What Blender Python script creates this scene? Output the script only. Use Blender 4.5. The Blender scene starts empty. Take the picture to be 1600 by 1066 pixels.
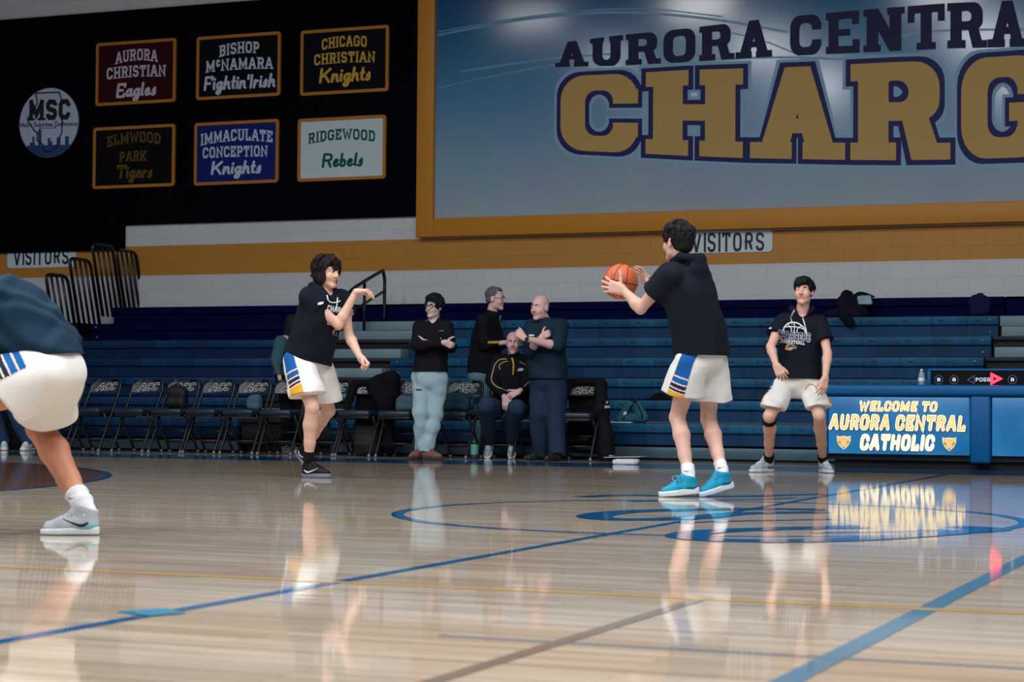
import bpy, bmesh, math, random
import numpy as np
from mathutils import Vector, Matrix
from mathutils.bvhtree import BVHTree
from mathutils.geometry import delaunay_2d_cdt

SC = bpy.context.scene
COL = SC.collection
PI = math.pi

# ---------------------------------------------------------------- camera
F_PX, CAM_H = 3111.0, 0.63
YAW, PITCH, ROLL = math.radians(21.97), math.radians(1.79), math.radians(0.45)
FW = np.array([-math.sin(YAW) * math.cos(PITCH), math.cos(YAW) * math.cos(PITCH), math.sin(PITCH)])
_r = np.array([math.cos(YAW), math.sin(YAW), 0.0])
_u = np.cross(_r, FW)
RT = _r * math.cos(ROLL) + _u * math.sin(ROLL)
UP = _u * math.cos(ROLL) - _r * math.sin(ROLL)
EYE = np.array([0.0, 0.0, CAM_H])
cd = bpy.data.cameras.new('camera')
cam = bpy.data.objects.new('camera', cd)
COL.objects.link(cam)
cam.matrix_world = Matrix([[RT[i], UP[i], -FW[i], EYE[i]] for i in range(3)] + [[0, 0, 0, 1]])
cd.sensor_width = 36.0
cd.lens = F_PX / 1600 * 36.0
cd.clip_start, cd.clip_end = 0.1, 200
cd.dof.use_dof = True
cd.dof.focus_distance = 16.5
cd.dof.aperture_fstop = 5.0
SC.camera = cam

# ---------------------------------------------------------------- world, lamps, exposure
w = bpy.data.worlds.new('world')
SC.world = w
w.use_nodes = True
w.node_tree.nodes['Background'].inputs[0].default_value = (0.50, 0.66, 0.85, 1)
w.node_tree.nodes['Background'].inputs[1].default_value = 0.30
SC.view_settings.view_transform = 'Standard'
SC.view_settings.look = 'None'
SC.view_settings.exposure = 0.0
SC.view_settings.gamma = 1.0
SC.view_settings.use_curve_mapping = False


def area(loc, size, power, col=(1.0, 0.96, 0.9), aim=None):
    l = bpy.data.lights.new('gym_lamp', 'AREA')
    l.shape = 'RECTANGLE'
    l.size, l.size_y = size
    l.energy = power
    l.color = col
    o = bpy.data.objects.new('gym_lamp', l)
    COL.objects.link(o)
    o.location = loc
    if aim is not None:
        o.rotation_euler = (Vector(aim) - Vector(loc)).to_track_quat('-Z', 'Y').to_euler()
    return o


# rows of high-bay gym lamps hanging under the roof
for lx in (-15.0, -11.4, -6.6, -2.2, 2.0):
    for ly, pw in ((2.5, 430.0), (8.0, 270.0), (12.9, 205.0)):
        area((lx, ly, 8.6), (1.2, 0.6), pw if lx > -12 else pw * .5, (0.96, 0.98, 1.0))

# ---------------------------------------------------------------- surveying: photo measurements to points on real surfaces


def ray(x, y):
    return FW + RT * ((x - 800) / F_PX) - UP * ((y - 533) / F_PX)


def onY(x, y, Y):
    d = ray(x, y)
    return EYE + d * (Y / d[1])


def onZ(x, y, Z=0.0):
    d = ray(x, y)
    return EYE + d * ((Z - CAM_H) / d[2])


def atD(x, y, D):
    return EYE + ray(x, y) * D


# ---------------------------------------------------------------- materials
def lin(c):
    return tuple((v / 12.92 if v <= 0.04045 else ((v + 0.055) / 1.055) ** 2.4) for v in c)


def rgb(r, g, b):
    return lin((r / 255.0, g / 255.0, b / 255.0)) + (1.0,)


_M = {}


def mat(name, col, rough=0.6, spec=0.4, metal=0.0, emit=0.0, noise=0.0, nscale=8.0, bump=0.0, bscale=60.0, coat=0.0, sheen=0.0, sss=0.0):
    if name in _M:
        return _M[name]
    m = bpy.data.materials.new(name)
    m.use_nodes = True
    nt = m.node_tree
    b = nt.nodes['Principled BSDF']
    c = rgb(*col)
    b.inputs['Base Color'].default_value = c
    b.inputs['Roughness'].default_value = rough
    b.inputs['Specular IOR Level'].default_value = spec
    b.inputs['Metallic'].default_value = metal
    b.inputs['Coat Weight'].default_value = coat
    if sheen:
        b.inputs['Sheen Weight'].default_value = sheen
    if sss:
        b.inputs['Subsurface Weight'].default_value = sss
        b.inputs['Subsurface Radius'].default_value = (0.012, 0.005, 0.003)
        b.inputs['Subsurface Scale'].default_value = 1.0
    if emit:
        b.inputs['Emission Color'].default_value = c
        b.inputs['Emission Strength'].default_value = emit
    if noise or bump:
        tc = nt.nodes.new('ShaderNodeTexCoord')
    if noise:
        n = nt.nodes.new('ShaderNodeTexNoise')
        n.inputs['Scale'].default_value = nscale
        n.inputs['Detail'].default_value = 4
        nt.links.new(tc.outputs['Object'], n.inputs['Vector'])
        mx = nt.nodes.new('ShaderNodeMix')
        mx.data_type = 'RGBA'
        mx.inputs[6].default_value = tuple(v * (1 - noise) for v in c[:3]) + (1,)
        mx.inputs[7].default_value = tuple(min(1, v * (1 + noise)) for v in c[:3]) + (1,)
        nt.links.new(n.outputs['Fac'], mx.inputs[0])
        nt.links.new(mx.outputs[2], b.inputs['Base Color'])
    if bump:
        n2 = nt.nodes.new('ShaderNodeTexNoise')
        n2.inputs['Scale'].default_value = bscale
        n2.inputs['Detail'].default_value = 3
        nt.links.new(tc.outputs['Object'], n2.inputs['Vector'])
        bp = nt.nodes.new('ShaderNodeBump')
        bp.inputs['Strength'].default_value = bump
        bp.inputs['Distance'].default_value = 0.01
        nt.links.new(n2.outputs['Fac'], bp.inputs['Height'])
        nt.links.new(bp.outputs['Normal'], b.inputs['Normal'])
    _M[name] = m
    return m


def node(nt, t, **kw):
    n = nt.nodes.new(t)
    for k, v in kw.items():
        setattr(n, k, v)
    return n


# ---------------------------------------------------------------- mesh building
class MB:
    """collects faces with material slots, then links ONE mesh object"""

    def __init__(s):
        s.v, s.f, s.mi, s.sm = [], [], [], []

    def face(s, pts, m=0, smooth=False):
        i = len(s.v)
        s.v += [tuple(map(float, p)) for p in pts]
        s.f.append(tuple(range(i, i + len(pts))))
        s.mi.append(m)
        s.sm.append(smooth)

    def mesh(s, verts, faces, m=0, smooth=False):
        i = len(s.v)
        s.v += [tuple(map(float, p)) for p in verts]
        for f in faces:
            s.f.append(tuple(i + k for k in f))
            s.mi.append(m)
            s.sm.append(smooth)

    def box(s, lo, hi, m=0, bev=0.0):
        lo, hi = np.minimum(lo, hi).astype(float), np.maximum(lo, hi).astype(float)
        b = min(bev, 0.45 * float((hi - lo).min()))
        if b <= 0:
            x0, y0, z0 = lo
            x1, y1, z1 = hi
            vs = [(x0, y0, z0), (x1, y0, z0), (x1, y1, z0), (x0, y1, z0), (x0, y0, z1), (x1, y0, z1), (x1, y1, z1), (x0, y1, z1)]
            s.mesh(vs, [(0, 3, 2, 1), (4, 5, 6, 7), (0, 1, 5, 4), (1, 2, 6, 5), (2, 3, 7, 6), (3, 0, 4, 7)], m)
            return
        bm = bmesh.new()
        r = bmesh.ops.create_cube(bm, size=1.0)
        for v in r['verts']:
            v.co = Vector([(lo[i] + hi[i]) / 2 + v.co[i] * (hi[i] - lo[i]) for i in range(3)])
        bmesh.ops.bevel(bm, geom=bm.edges[:], offset=b, segments=2, profile=0.5, affect='EDGES')
        bm.verts.index_update()
        s.mesh([v.co[:] for v in bm.verts], [[v.index for v in f.verts] for f in bm.faces], m, True)
        bm.free()

    def obox(s, c, R, hs, m=0, bev=0.0):
        t = MB()
        t.box(-np.array(hs), np.array(hs), 0, bev)
        vs = np.array(t.v) @ np.array(R).T + np.array(c)
        s.mesh(vs, t.f, m, bev > 0)

    def tube(s, pts, r, n=8, m=0, cap=True, closed=False):
        pts = [np.array(p, float) for p in pts]
        N = len(pts)
        rs = r if hasattr(r, '__len__') else [r] * N
        ring, up = [], None
        for i in range(N):
            if closed:
                d = pts[(i + 1) % N] - pts[i - 1]
            else:
                d = pts[min(i + 1, N - 1)] - pts[max(i - 1, 0)]
            d = d / (np.linalg.norm(d) + 1e-9)
            if up is None:
                a = np.array([0, 0, 1.0]) if abs(d[2]) < 0.9 else np.array([1.0, 0, 0])
                up = np.cross(np.cross(d, a), d)
            up = up - d * (up @ d)
            up /= np.linalg.norm(up) + 1e-9
            sd = np.cross(d, up)
            ring.append([pts[i] + rs[i] * (math.cos(2 * PI * k / n) * up + math.sin(2 * PI * k / n) * sd) for k in range(n)])
        vs = [p for q in ring for p in q]
        fs = []
        for i in range(N if closed else N - 1):
            j = (i + 1) % N
            for k in range(n):
                l = (k + 1) % n
                fs.append((i * n + k, i * n + l, j * n + l, j * n + k))
        if cap and not closed:
            fs.append(tuple(range(n - 1, -1, -1)))
            fs.append(tuple((N - 1) * n + k for k in range(n)))
        s.mesh(vs, fs, m, True)

    def lathe(s, prof, c=(0, 0, 0), n=24, m=0, R=None):
        R = np.eye(3) if R is None else np.array(R)
        vs = []
        for (rr, z) in prof:
            for k in range(n):
                vs.append(R @ np.array([rr * math.cos(2 * PI * k / n), rr * math.sin(2 * PI * k / n), z]) + np.array(c))
        fs = []
        for i in range(len(prof) - 1):
            for k in range(n):
                l = (k + 1) % n
                fs.append((i * n + k, i * n + l, (i + 1) * n + l, (i + 1) * n + k))
        fs.append(tuple(range(n - 1, -1, -1)))
        fs.append(tuple((len(prof) - 1) * n + k for k in range(n)))
        s.mesh(vs, fs, m, True)

    def sphere(s, c, r, n=12, m=0, R=None, sc=(1, 1, 1)):
        prof = [(r * math.sin(PI * (i + 0.02) / (n // 1 + 0.04)), -r * math.cos(PI * (i + 0.02) / (n + 0.04))) for i in range(n + 1)]
        Q = (np.eye(3) if R is None else np.array(R)) @ np.diag(sc)
        s.lathe(prof, c, 2 * n, m, Q)

    def prism(s, poly, fn, d0, d1, m=0):
        """poly: 2D outline; fn(u,v,d) -> point; solid between depths d0 and d1"""
        n = len(poly)
        a = [fn(u, v, d0) for u, v in poly]
        b = [fn(u, v, d1) for u, v in poly]
        s.mesh(a + b, [tuple(range(n)), tuple(range(2 * n - 1, n - 1, -1))] + [(i, (i + 1) % n + 0, n + (i + 1) % n, n + i) for i in range(n)], m)

    def build(s, name, mats, parent=None, fix=True):
        me = bpy.data.meshes.new(name)
        me.from_pydata(s.v, [], s.f)
        mats = mats if isinstance(mats, (list, tuple)) else [mats]
        for m in mats:
            me.materials.append(m)
        me.polygons.foreach_set('material_index', s.mi)
        me.polygons.foreach_set('use_smooth', s.sm)
        if fix:
            bm = bmesh.new()
            bm.from_mesh(me)
            bmesh.ops.recalc_face_normals(bm, faces=bm.faces[:])
            bm.to_mesh(me)
            bm.free()
        me.update()
        o = bpy.data.objects.new(name, me)
        COL.objects.link(o)
        if parent is not None:
            o.parent = parent
        return o


def tag(o, label=None, cat=None, group=None, kind=None):
    for k, v in (('label', label), ('category', cat), ('group', group), ('kind', kind)):
        if v:
            o[k] = v
    return o


def empty(name, loc, rz=0.0):
    o = bpy.data.objects.new(name, None)
    COL.objects.link(o)
    o.empty_display_size = 0.1
    o.location = [float(v) for v in loc]
    o.rotation_euler = (0, 0, rz)
    return o


def kids(o):
    return [c for c in bpy.data.objects if c.parent == o]


def copy_tree(o, parent=None):
    c = o.copy()
    COL.objects.link(c)
    if parent is not None:
        c.parent = parent
    for ch in kids(o):
        copy_tree(ch, c)
    return c


def bez(pts, n=8):
    """rounded polyline through control points (Catmull-Rom)"""
    P = [np.array(p, float) for p in pts]
    P = [2 * P[0] - P[1]] + P + [2 * P[-1] - P[-2]]
    out = []
    for i in range(1, len(P) - 2):
        for k in range(n):
            t = k / n
            a, b, c, d = P[i - 1:i + 3]
            out.append(0.5 * (2 * b + (c - a) * t + (2 * a - 5 * b + 4 * c - d) * t * t + (3 * b - a - 3 * c + d) * t ** 3))
    out.append(P[-2])
    return out


# ---------------------------------------------------------------- lettering: every glyph is a set of pen strokes
def _g(w, *st, serif=''):
    return (w, [[tuple(map(float, p.split(','))) for p in q.split()] for q in st], [tuple(map(float, p.split(','))) for p in serif.split()])


_O = '0,.2 .2,0 .8,0 1,.2 1,.8 .8,1 .2,1 0,.8 0,.2'
GL = {
    'A': _g(.8, '0,0 .42,1 .58,1 1,0', '.2,.32 .8,.32', serif='0,0 1,0'),
    'B': _g(.72, '.1,0 .1,1', '.1,1 .8,1 .97,.86 .97,.66 .8,.53 .1,.53', '.8,.53 1,.38 1,.16 .82,0 .1,0', serif='.05,0 .05,1'),
    'C': _g(.72, '1,.7 1,.82 .8,1 .2,1 0,.82 0,.18 .2,0 .8,0 1,.18 1,.3'),
    'D': _g(.74, '.1,0 .1,1', '.1,1 .75,1 1,.78 1,.22 .75,0 .1,0', serif='.05,0 .05,1'),
    'E': _g(.68, '.1,0 .1,1', '.1,1 1,1 1,.8', '.1,.52 .75,.52', '.1,0 1,0 1,.2', serif='.05,0 .05,1'),
    'F': _g(.66, '.1,0 .1,1', '.1,1 1,1 1,.8', '.1,.5 .75,.5', serif='.1,0 .05,1'),
    'G': _g(.76, '1,.72 1,.82 .8,1 .2,1 0,.82 0,.18 .2,0 .8,0 1,.18 1,.45 .6,.45'),
    'H': _g(.8, '.08,0 .08,1', '.92,0 .92,1', '.08,.5 .92,.5', serif='.08,0 .08,1 .92,0 .92,1'),
    'I': _g(.3, '.5,0 .5,1', serif='.5,0 .5,1'),
    'K': _g(.8, '.08,0 .08,1', '.95,1 .2,.42', '.4,.58 .95,0', serif='.08,0 .08,1 .95,0 .92,1'),
    'L': _g(.64, '.1,1 .1,0 1,0 1,.22', serif='.1,1'),
    'M': _g(1.0, '.06,0 .06,1', '.94,0 .94,1', '.06,1 .5,.2 .94,1', serif='.06,0 .94,0'),
    'N': _g(.84, '.06,0 .06,1 .94,0 .94,1', serif='.06,0 .94,1'),
    'O': _g(.74, _O),
    'P': _g(.7, '.1,0 .1,1', '.1,1 .8,1 1,.84 1,.6 .8,.44 .1,.44', serif='.1,0 .05,1'),
    'R': _g(.76, '.1,0 .1,1', '.1,1 .78,1 .95,.84 .95,.64 .78,.5 .1,.5', '.6,.5 .95,0', serif='.1,0 .05,1 .95,0'),
    'S': _g(.7, '1,.76 1,.84 .8,1 .2,1 0,.84 0,.68 .15,.55 .85,.45 1,.32 1,.16 .8,0 .2,0 0,.16 0,.24'),
    'T': _g(.72, '.5,0 .5,1', '0,.8 0,1 1,1 1,.8', serif='.5,0'),
    'U': _g(.76, '.06,1 .06,.18 .25,0 .75,0 .94,.18 .94,1', serif='.06,1 .94,1'),
    'V': _g(.8, '0,1 .46,0 .54,0 1,1', serif='0,1 1,1'),
    'W': _g(1.05, '0,1 .25,0 .5,.8 .75,0 1,1', serif='0,1 1,1'),
    "'": _g(.2, '.5,1 .4,.72'),
    '1': _g(.4, '.1,.8 .5,1 .5,0'), '9': _g(.6, '1,.5 .2,.5 0,.7 0,.85 .2,1 .8,1 1,.85 1,.2 .7,0 .2,0'), '6': _g(.6, '.8,1 .3,1 0,.7 0,.15 .2,0 .8,0 1,.15 1,.4 .8,.55 0,.5'),
    # lower case
    'a': _g(.55, '.9,.5 .5,.56 .1,.38 .1,.12 .4,0 .8,.2 .9,.55', '.9,.55 .85,.1 1.05,.0 1.2,.12'),
    'b': _g(.5, '.15,1 .1,.1', '.1,.3 .5,.56 .95,.4 .9,.1 .5,0 .1,.1'),
    'c': _g(.46, '.95,.45 .6,.56 .1,.4 .1,.12 .5,0 1,.1'),
    'd': _g(.5, '.9,1 .9,0', '.9,.3 .5,.56 .1,.4 .1,.1 .5,0 .9,.15'),
    'e': _g(.48, '.1,.25 .85,.35 .8,.52 .5,.57 .12,.4 .1,.14 .5,0 1.1,.15'),
    'f': _g(.36, '1,.95 .6,1 .4,.8 .4,0', '0,.52 .9,.52'),
    'g': _g(.55, '.9,.5 .5,.56 .1,.4 .12,.14 .4,.04 .8,.2 .92,.55', '.92,.55 .85,-.25 .5,-.4 .1,-.3 .2,-.16 1.15,.08'),
    'h': _g(.56, '.2,1 .08,0', '.12,.3 .5,.56 .82,.5 .82,.1 1.05,.02'),
    'i': _g(.24, '.5,.55 .4,.1 .9,.04', '.55,.8 .58,.84'),
    'l': _g(.28, '.45,1 .3,.12 .9,.06'),
    'm': _g(.8, '.1,.55 .08,0', '.1,.35 .3,.56 .5,.5 .5,0', '.5,.35 .75,.56 .92,.5 .92,0'),
    'n': _g(.56, '.12,.55 .06,0', '.1,.32 .5,.57 .82,.5 .8,.1 1.05,.02'),
    'o': _g(.52, '.5,.56 .1,.4 .1,.14 .5,0 .9,.14 .9,.4 .5,.56'),
    'r': _g(.42, '.15,.56 .08,0', '.12,.3 .5,.56 .95,.5'),
    's': _g(.42, '.3,.3 .75,.6 .8,.4 .9,.14 .5,0 .0,.08', ),
    't': _g(.36, '.5,.95 .35,.12 .9,.04', '.0,.56 1.0,.6'),
    'u': _g(.54, '.1,.55 .1,.12 .4,0 .85,.2', '.88,.55 .86,0'),
}
_RND = set('BCDGOPRSU9 6')


def chaikin(p, n=2):
    p = [np.array(q, float) for q in p]
    for _ in range(n):
        cl = np.allclose(p[0], p[-1])
        q = [] if cl else [p[0]]
        for i in range(len(p) - 1):
            a, b = p[i], p[i + 1]
            q.append(a * .75 + b * .25 if (i > 0 or cl) else a * .5 + b * .5)
            q.append(a * .25 + b * .75 if (i < len(p) - 2 or cl) else a * .5 + b * .5)
        if cl:
            q.append(q[0])
        else:
            q.append(p[-1])
        p = q
    return p


def stroke(pts, t, closed=None):
    """polyline -> list of quads of full width t with mitred joints"""
    p = [np.array(q, float) for q in pts]
    cl = len(p) > 2 and np.allclose(p[0], p[-1]) if closed is None else closed
    if cl:
        p = p[:-1]
    n = len(p)
    L, Rr = [], []
    for i in range(n):
        a = p[i - 1] if (i > 0 or cl) else None
        b = p[(i + 1) % n] if (i < n - 1 or cl) else None
        d1 = (p[i] - a) / (np.linalg.norm(p[i] - a) + 1e-9) if a is not None else None
        d2 = (b - p[i]) / (np.linalg.norm(b - p[i]) + 1e-9) if b is not None else None
        if d1 is None:
            d1 = d2
        if d2 is None:
            d2 = d1
        n1, n2 = np.array([-d1[1], d1[0]]), np.array([-d2[1], d2[0]])
        m = n1 + n2
        l = np.linalg.norm(m)
        m = m / l if l > 1e-6 else n1
        k = min(1.0 / max(0.45, m @ n1), 2.0)
        L.append(p[i] + m * (t / 2 * k))
        Rr.append(p[i] - m * (t / 2 * k))
    out = []
    for i in range(n if cl else n - 1):
        j = (i + 1) % n
        out.append([L[i], Rr[i], Rr[j], L[j]])
    return out


def disc(c, r, n=10):
    return [(c[0] + r * math.cos(2 * PI * k / n), c[1] + r * math.sin(2 * PI * k / n)) for k in range(n)]


def text_polys(txt, t=.16, style='slab', gap=.16, slant=0.0, grow=0.0, wide=1.0):
    """-> (list of 2D polygons, total width); cap height 1. grow thickens the pen on all sides (outlines)"""
    x, letters = 0.0, []
    for ch in txt:
        out = []
        if ch == ' ':
            x += .42 * wide
            continue
        sc, yo = 1.0, 0.0
        if style in ('slab', 'block') and ch.islower():
            sc, yo, ch = .62, .38, ch.upper()
        wd, st, sf = GL[ch]
        if style == 'sans' and ch == 'I':
            wd = .12
        wd *= wide * sc
        low = ch.islower()

        def tr(q):
            u, v = q
            X = t / 2 + u * max(wd - t, .02)
            Y = (t / 2 + v * (sc - t)) if not low else t / 2 + v * (1 - t)
            Y += yo
            return np.array([x + X + slant * Y, Y])
        for s in st:
            pp = [tr(q) for q in s]
            if style in ('sans', 'round', 'script') and (ch in _RND or low):
                pp = chaikin(pp, 2)
            ext = grow
            if style in ('slab', 'sans', 'block') and not np.allclose(pp[0], pp[-1]) and ch not in _RND:
                # square ends grow with the outline
                a = pp[0] - pp[1]
                b = pp[-1] - pp[-2]
                pp[0] = pp[0] + a / np.linalg.norm(a) * (ext + (t / 2 if style != 'sans' or len(s) == 2 else 0) * (1 if abs(a[1]) > abs(a[0]) else 0))
                pp[-1] = pp[-1] + b / np.linalg.norm(b) * (ext + (t / 2 if style != 'sans' or len(s) == 2 else 0) * (1 if abs(b[1]) > abs(b[0]) else 0))
            out += stroke(pp, t + 2 * grow)
            if style in ('round', 'script'):
                for q in pp:
                    out.append(disc(q, t / 2 + grow))
        if style == 'slab':
            for (u, v) in sf:
                c = tr((u, v))
                hw = t * (1.02 if ch not in 'I' else 1.0) + grow
                th = t * .46
                y0 = c[1] - t / 2 if v < .5 else c[1] + t / 2 - th
                y0, y1 = y0 - grow, y0 + th + grow
                out.append([(c[0] - hw, y0), (c[0] + hw, y0), (c[0] + hw, y1), (c[0] - hw, y1)])
        letters.append(out)
        x += wd + gap
    return letters, x - gap


def union2d(polys):
    """overlapping simple polygons -> (points, triangles) of their union"""
    vs, fs = [], []
    for q in [t for q in polys for t in ([(q[0], q[1], q[2]), (q[0], q[2], q[3])] if len(q) == 4 else [q])]:
        ar = sum(q[i - 1][0] * q[i][1] - q[i][0] * q[i - 1][1] for i in range(len(q)))
        if abs(ar) < 1e-7:
            continue
        q = q if ar > 0 else q[::-1]
        fs.append(list(range(len(vs), len(vs) + len(q))))
        vs += [Vector((float(p[0]), float(p[1]))) for p in q]
    r = delaunay_2d_cdt(vs, [], fs, 0, 1e-5, True)
    return [(v[0], v[1]) for v in r[0]], [f for f, o in zip(r[2], r[5]) if len(o)]


def text_obj(name, txt, mapping, m, parent, lift=0.0, mb=None, mi=0, **kw):
    """mapping(u in 0..1, v, lift) -> point"""
    polys, W = text_polys(txt, **kw)
    own = mb is None
    mb = mb or MB()
    for k, q in enumerate(polys):
        vs, fs = union2d(q)
        lf = lift + (k % 2) * 2e-4
        mb.mesh([mapping(q[0] / W, q[1], lf) for q in vs], fs, mi)
    if own:
        return mb.build(name, m, parent, fix=False)


def wall_line(x0, y0, x1, y1, h0, h1, Y, arch=0.0, archh=0.0):
    """text baseline from (x0,y0) to (x1,y1) as read off the photo, cap heights h0/h1, laid on the vertical plane at depth Y"""
    A, B = onY(x0, y0, Y), onY(x1, y1, Y)
    h0 = onY(x0, y0 - h0, Y)[2] - A[2]
    h1 = onY(x1, y1 - h1, Y)[2] - B[2]

    def f(u, v, lift=0.0):
        p = A + (B - A) * u
        k = 4 * u * (1 - u)
        return np.array([p[0], Y - lift, p[2] + v * (h0 + (h1 - h0) * u + archh * k) + arch * k])
    return f
# ================================================================ FIGURES: smooth volumes -> one skin mesh
def unit(v):
    v = np.array(v, float)
    return v / (np.linalg.norm(v) + 1e-12)


def rotv(v, ax, a):
    ax = unit(ax)
    v = np.array(v, float)
    return v * math.cos(a) + np.cross(ax, v) * math.sin(a) + ax * (ax @ v) * (1 - math.cos(a))


class Vol:
    """signed-distance volume on a grid, filled from tapered capsules, ellipsoids and rounded boxes"""

    def __init__(s, h):
        s.h, s.p, s.late = h, [], []

    def cone(s, a, b, ra, rb=None, k=.02, m=0, cut=False):
        rb = ra if rb is None else rb
        a, b = np.array(a, float), np.array(b, float)
        lo, hi = np.minimum(a - ra, b - rb), np.maximum(a + ra, b + rb)
        s.p.append(('c', lo, hi, (a, b, ra, rb), k, m, cut))

    def flat(s, a, b, ra, rb, k=.02, m=0, cn=None):
        """tapered tube cut at b (square, or with cap normal cn)"""
        a, b = np.array(a, float), np.array(b, float)
        lo, hi = np.minimum(a - ra, b - rb), np.maximum(a + ra, b + rb)
        cn = unit(b - a) if cn is None else unit(cn)
        s.p.append(('f', lo, hi, (a, b, ra, rb, cn), k, m, False))

    def chain(s, pts, rs, k=.02, m=0):
        for i in range(len(pts) - 1):
            s.cone(pts[i], pts[i + 1], rs[i], rs[i + 1], k, m)

    def ell(s, c, r, R=None, k=.02, m=0, cut=False):
        c, r = np.array(c, float), np.array(r, float)
        R = np.eye(3) if R is None else np.array(R, float)
        ext = np.sqrt((R ** 2) @ (r ** 2))
        s.p.append(('e', c - ext, c + ext, (c, r, R), k, m, cut))

    def box(s, c, hs, R=None, rad=.01, k=.01, m=0, cut=False):
        c, hs = np.array(c, float), np.array(hs, float)
        R = np.eye(3) if R is None else np.array(R, float)
        ext = np.abs(R) @ hs
        s.p.append(('b', c - ext, c + ext, (c, hs, R, rad), k, m, cut))

    def plane(s, pt, n, k=0.0):
        """keep what lies behind the plane (n points to the removed side)"""
        s.late.append((np.array(pt, float), unit(n)))

    def grid(s, wr=None):
        h = s.h
        solid = [q for q in s.p if not q[6]]
        lo = np.min([q[1] for q in solid], 0) - 3 * h
        hi = np.max([q[2] for q in solid], 0) + 3 * h
        n = np.ceil((hi - lo) / h).astype(int) + 1
        D = np.full(n, 9.0, np.float32)
        M = np.zeros(n, np.int8)
        ax = [lo[i] + h * np.arange(n[i]) for i in range(3)]
        for (t, l, u, a, k, m, cut) in s.p:
            mg = max(k, 0) + 2.5 * h
            i0 = np.clip(np.floor((l - mg - lo) / h).astype(int), 0, n)
            i1 = np.clip(np.ceil((u + mg - lo) / h).astype(int) + 1, 0, n)
            if np.any(i1 <= i0):
                continue
            sl = tuple(slice(i0[j], i1[j]) for j in range(3))
            X = (ax[0][sl[0]][:, None, None]).astype(np.float32)
            Y = (ax[1][sl[1]][None, :, None]).astype(np.float32)
            Z = (ax[2][sl[2]][None, None, :]).astype(np.float32)
            if t in 'cf':
                p, q, ra, rb = a[:4]
                d = q - p
                L2 = max(float(d @ d), 1e-10)
                x, y, z = X - p[0], Y - p[1], Z - p[2]
                tt = np.clip((x * d[0] + y * d[1] + z * d[2]) / L2, 0, 1)
                v = np.sqrt((x - tt * d[0]) ** 2 + (y - tt * d[1]) ** 2 + (z - tt * d[2]) ** 2) - (ra + (rb - ra) * tt)
                if t == 'f':
                    g = a[4]
                    v = np.maximum(v, x * g[0] + y * g[1] + z * g[2] - float(d @ g))
            elif t == 'e':
                c, r, R = a
                x, y, z = X - c[0], Y - c[1], Z - c[2]
                w0 = [(x * R[0, i] + y * R[1, i] + z * R[2, i]) / r[i] for i in range(3)]
                k0 = np.sqrt(w0[0] ** 2 + w0[1] ** 2 + w0[2] ** 2)
                k1 = np.sqrt((w0[0] / r[0]) ** 2 + (w0[1] / r[1]) ** 2 + (w0[2] / r[2]) ** 2) + 1e-6
                v = k0 * (k0 - 1) / k1
            else:
                c, hs, R, rad = a
                x, y, z = X - c[0], Y - c[1], Z - c[2]
                g = [np.abs(x * R[0, i] + y * R[1, i] + z * R[2, i]) - (hs[i] - rad) for i in range(3)]
                v = np.sqrt(sum(np.maximum(q, 0) ** 2 for q in g)) + np.minimum(np.maximum(np.maximum(g[0], g[1]), g[2]), 0) - rad
            v = v.astype(np.float32)
            S = D[sl]
            if cut:
                if k > 0:
                    hh = np.maximum(k - np.abs(S + v), 0) / k
                    D[sl] = np.maximum(S, -v) + hh * hh * k * .25
                else:
                    D[sl] = np.maximum(S, -v)
            else:
                M[sl] = np.where(v < S, m, M[sl])
                if k > 0:
                    hh = np.maximum(k - np.abs(S - v), 0) / k
                    D[sl] = np.minimum(S, v) - hh * hh * k * .25
                else:
                    D[sl] = np.minimum(S, v)
        X, Y, Z = [a.astype(np.float32) for a in (ax[0][:, None, None], ax[1][None, :, None], ax[2][None, None, :])]
        if wr:
            amp, fr, seed = wr
            rg = np.random.RandomState(seed)
            N = 0
            for q in range(5):
                d1, d2 = unit(rg.randn(3)), unit(rg.randn(3))
                f1, f2 = fr * rg.uniform(.6, 1.5), fr * rg.uniform(.3, .6)
                ph = rg.uniform(0, 6, 2)
                in2 = np.sin((X * d2[0] + Y * d2[1] + Z * d2[2]) * f2 + ph[1])
                N = N + np.sin((X * d1[0] + Y * d1[1] + Z * d1[2]) * f1 + ph[0] + 1.6 * in2)
            D += (amp * .45) * N.astype(np.float32)
        for pt, nn in s.late:
            D = np.maximum(D, ((X - pt[0]) * nn[0] + (Y - pt[1]) * nn[1] + (Z - pt[2]) * nn[2]).astype(np.float32))
        return D, M, lo

    def build(s, name, mats, parent=None, wr=None, paint=None, relax=1, floor0=None):
        D, M, lo = s.grid(wr)
        if floor0 is not None:
            Z = lo[2] + s.h * np.arange(D.shape[2])
            D = np.maximum(D, (floor0 - Z)[None, None, :].astype(np.float32))
        V, Q, MI = surface_nets(D, M, lo, s.h, relax)
        if paint is not None:
            MI = paint(V[Q].mean(1), MI, V, Q)
        return quick_mesh(name, V, Q, mats, MI, parent)


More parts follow.
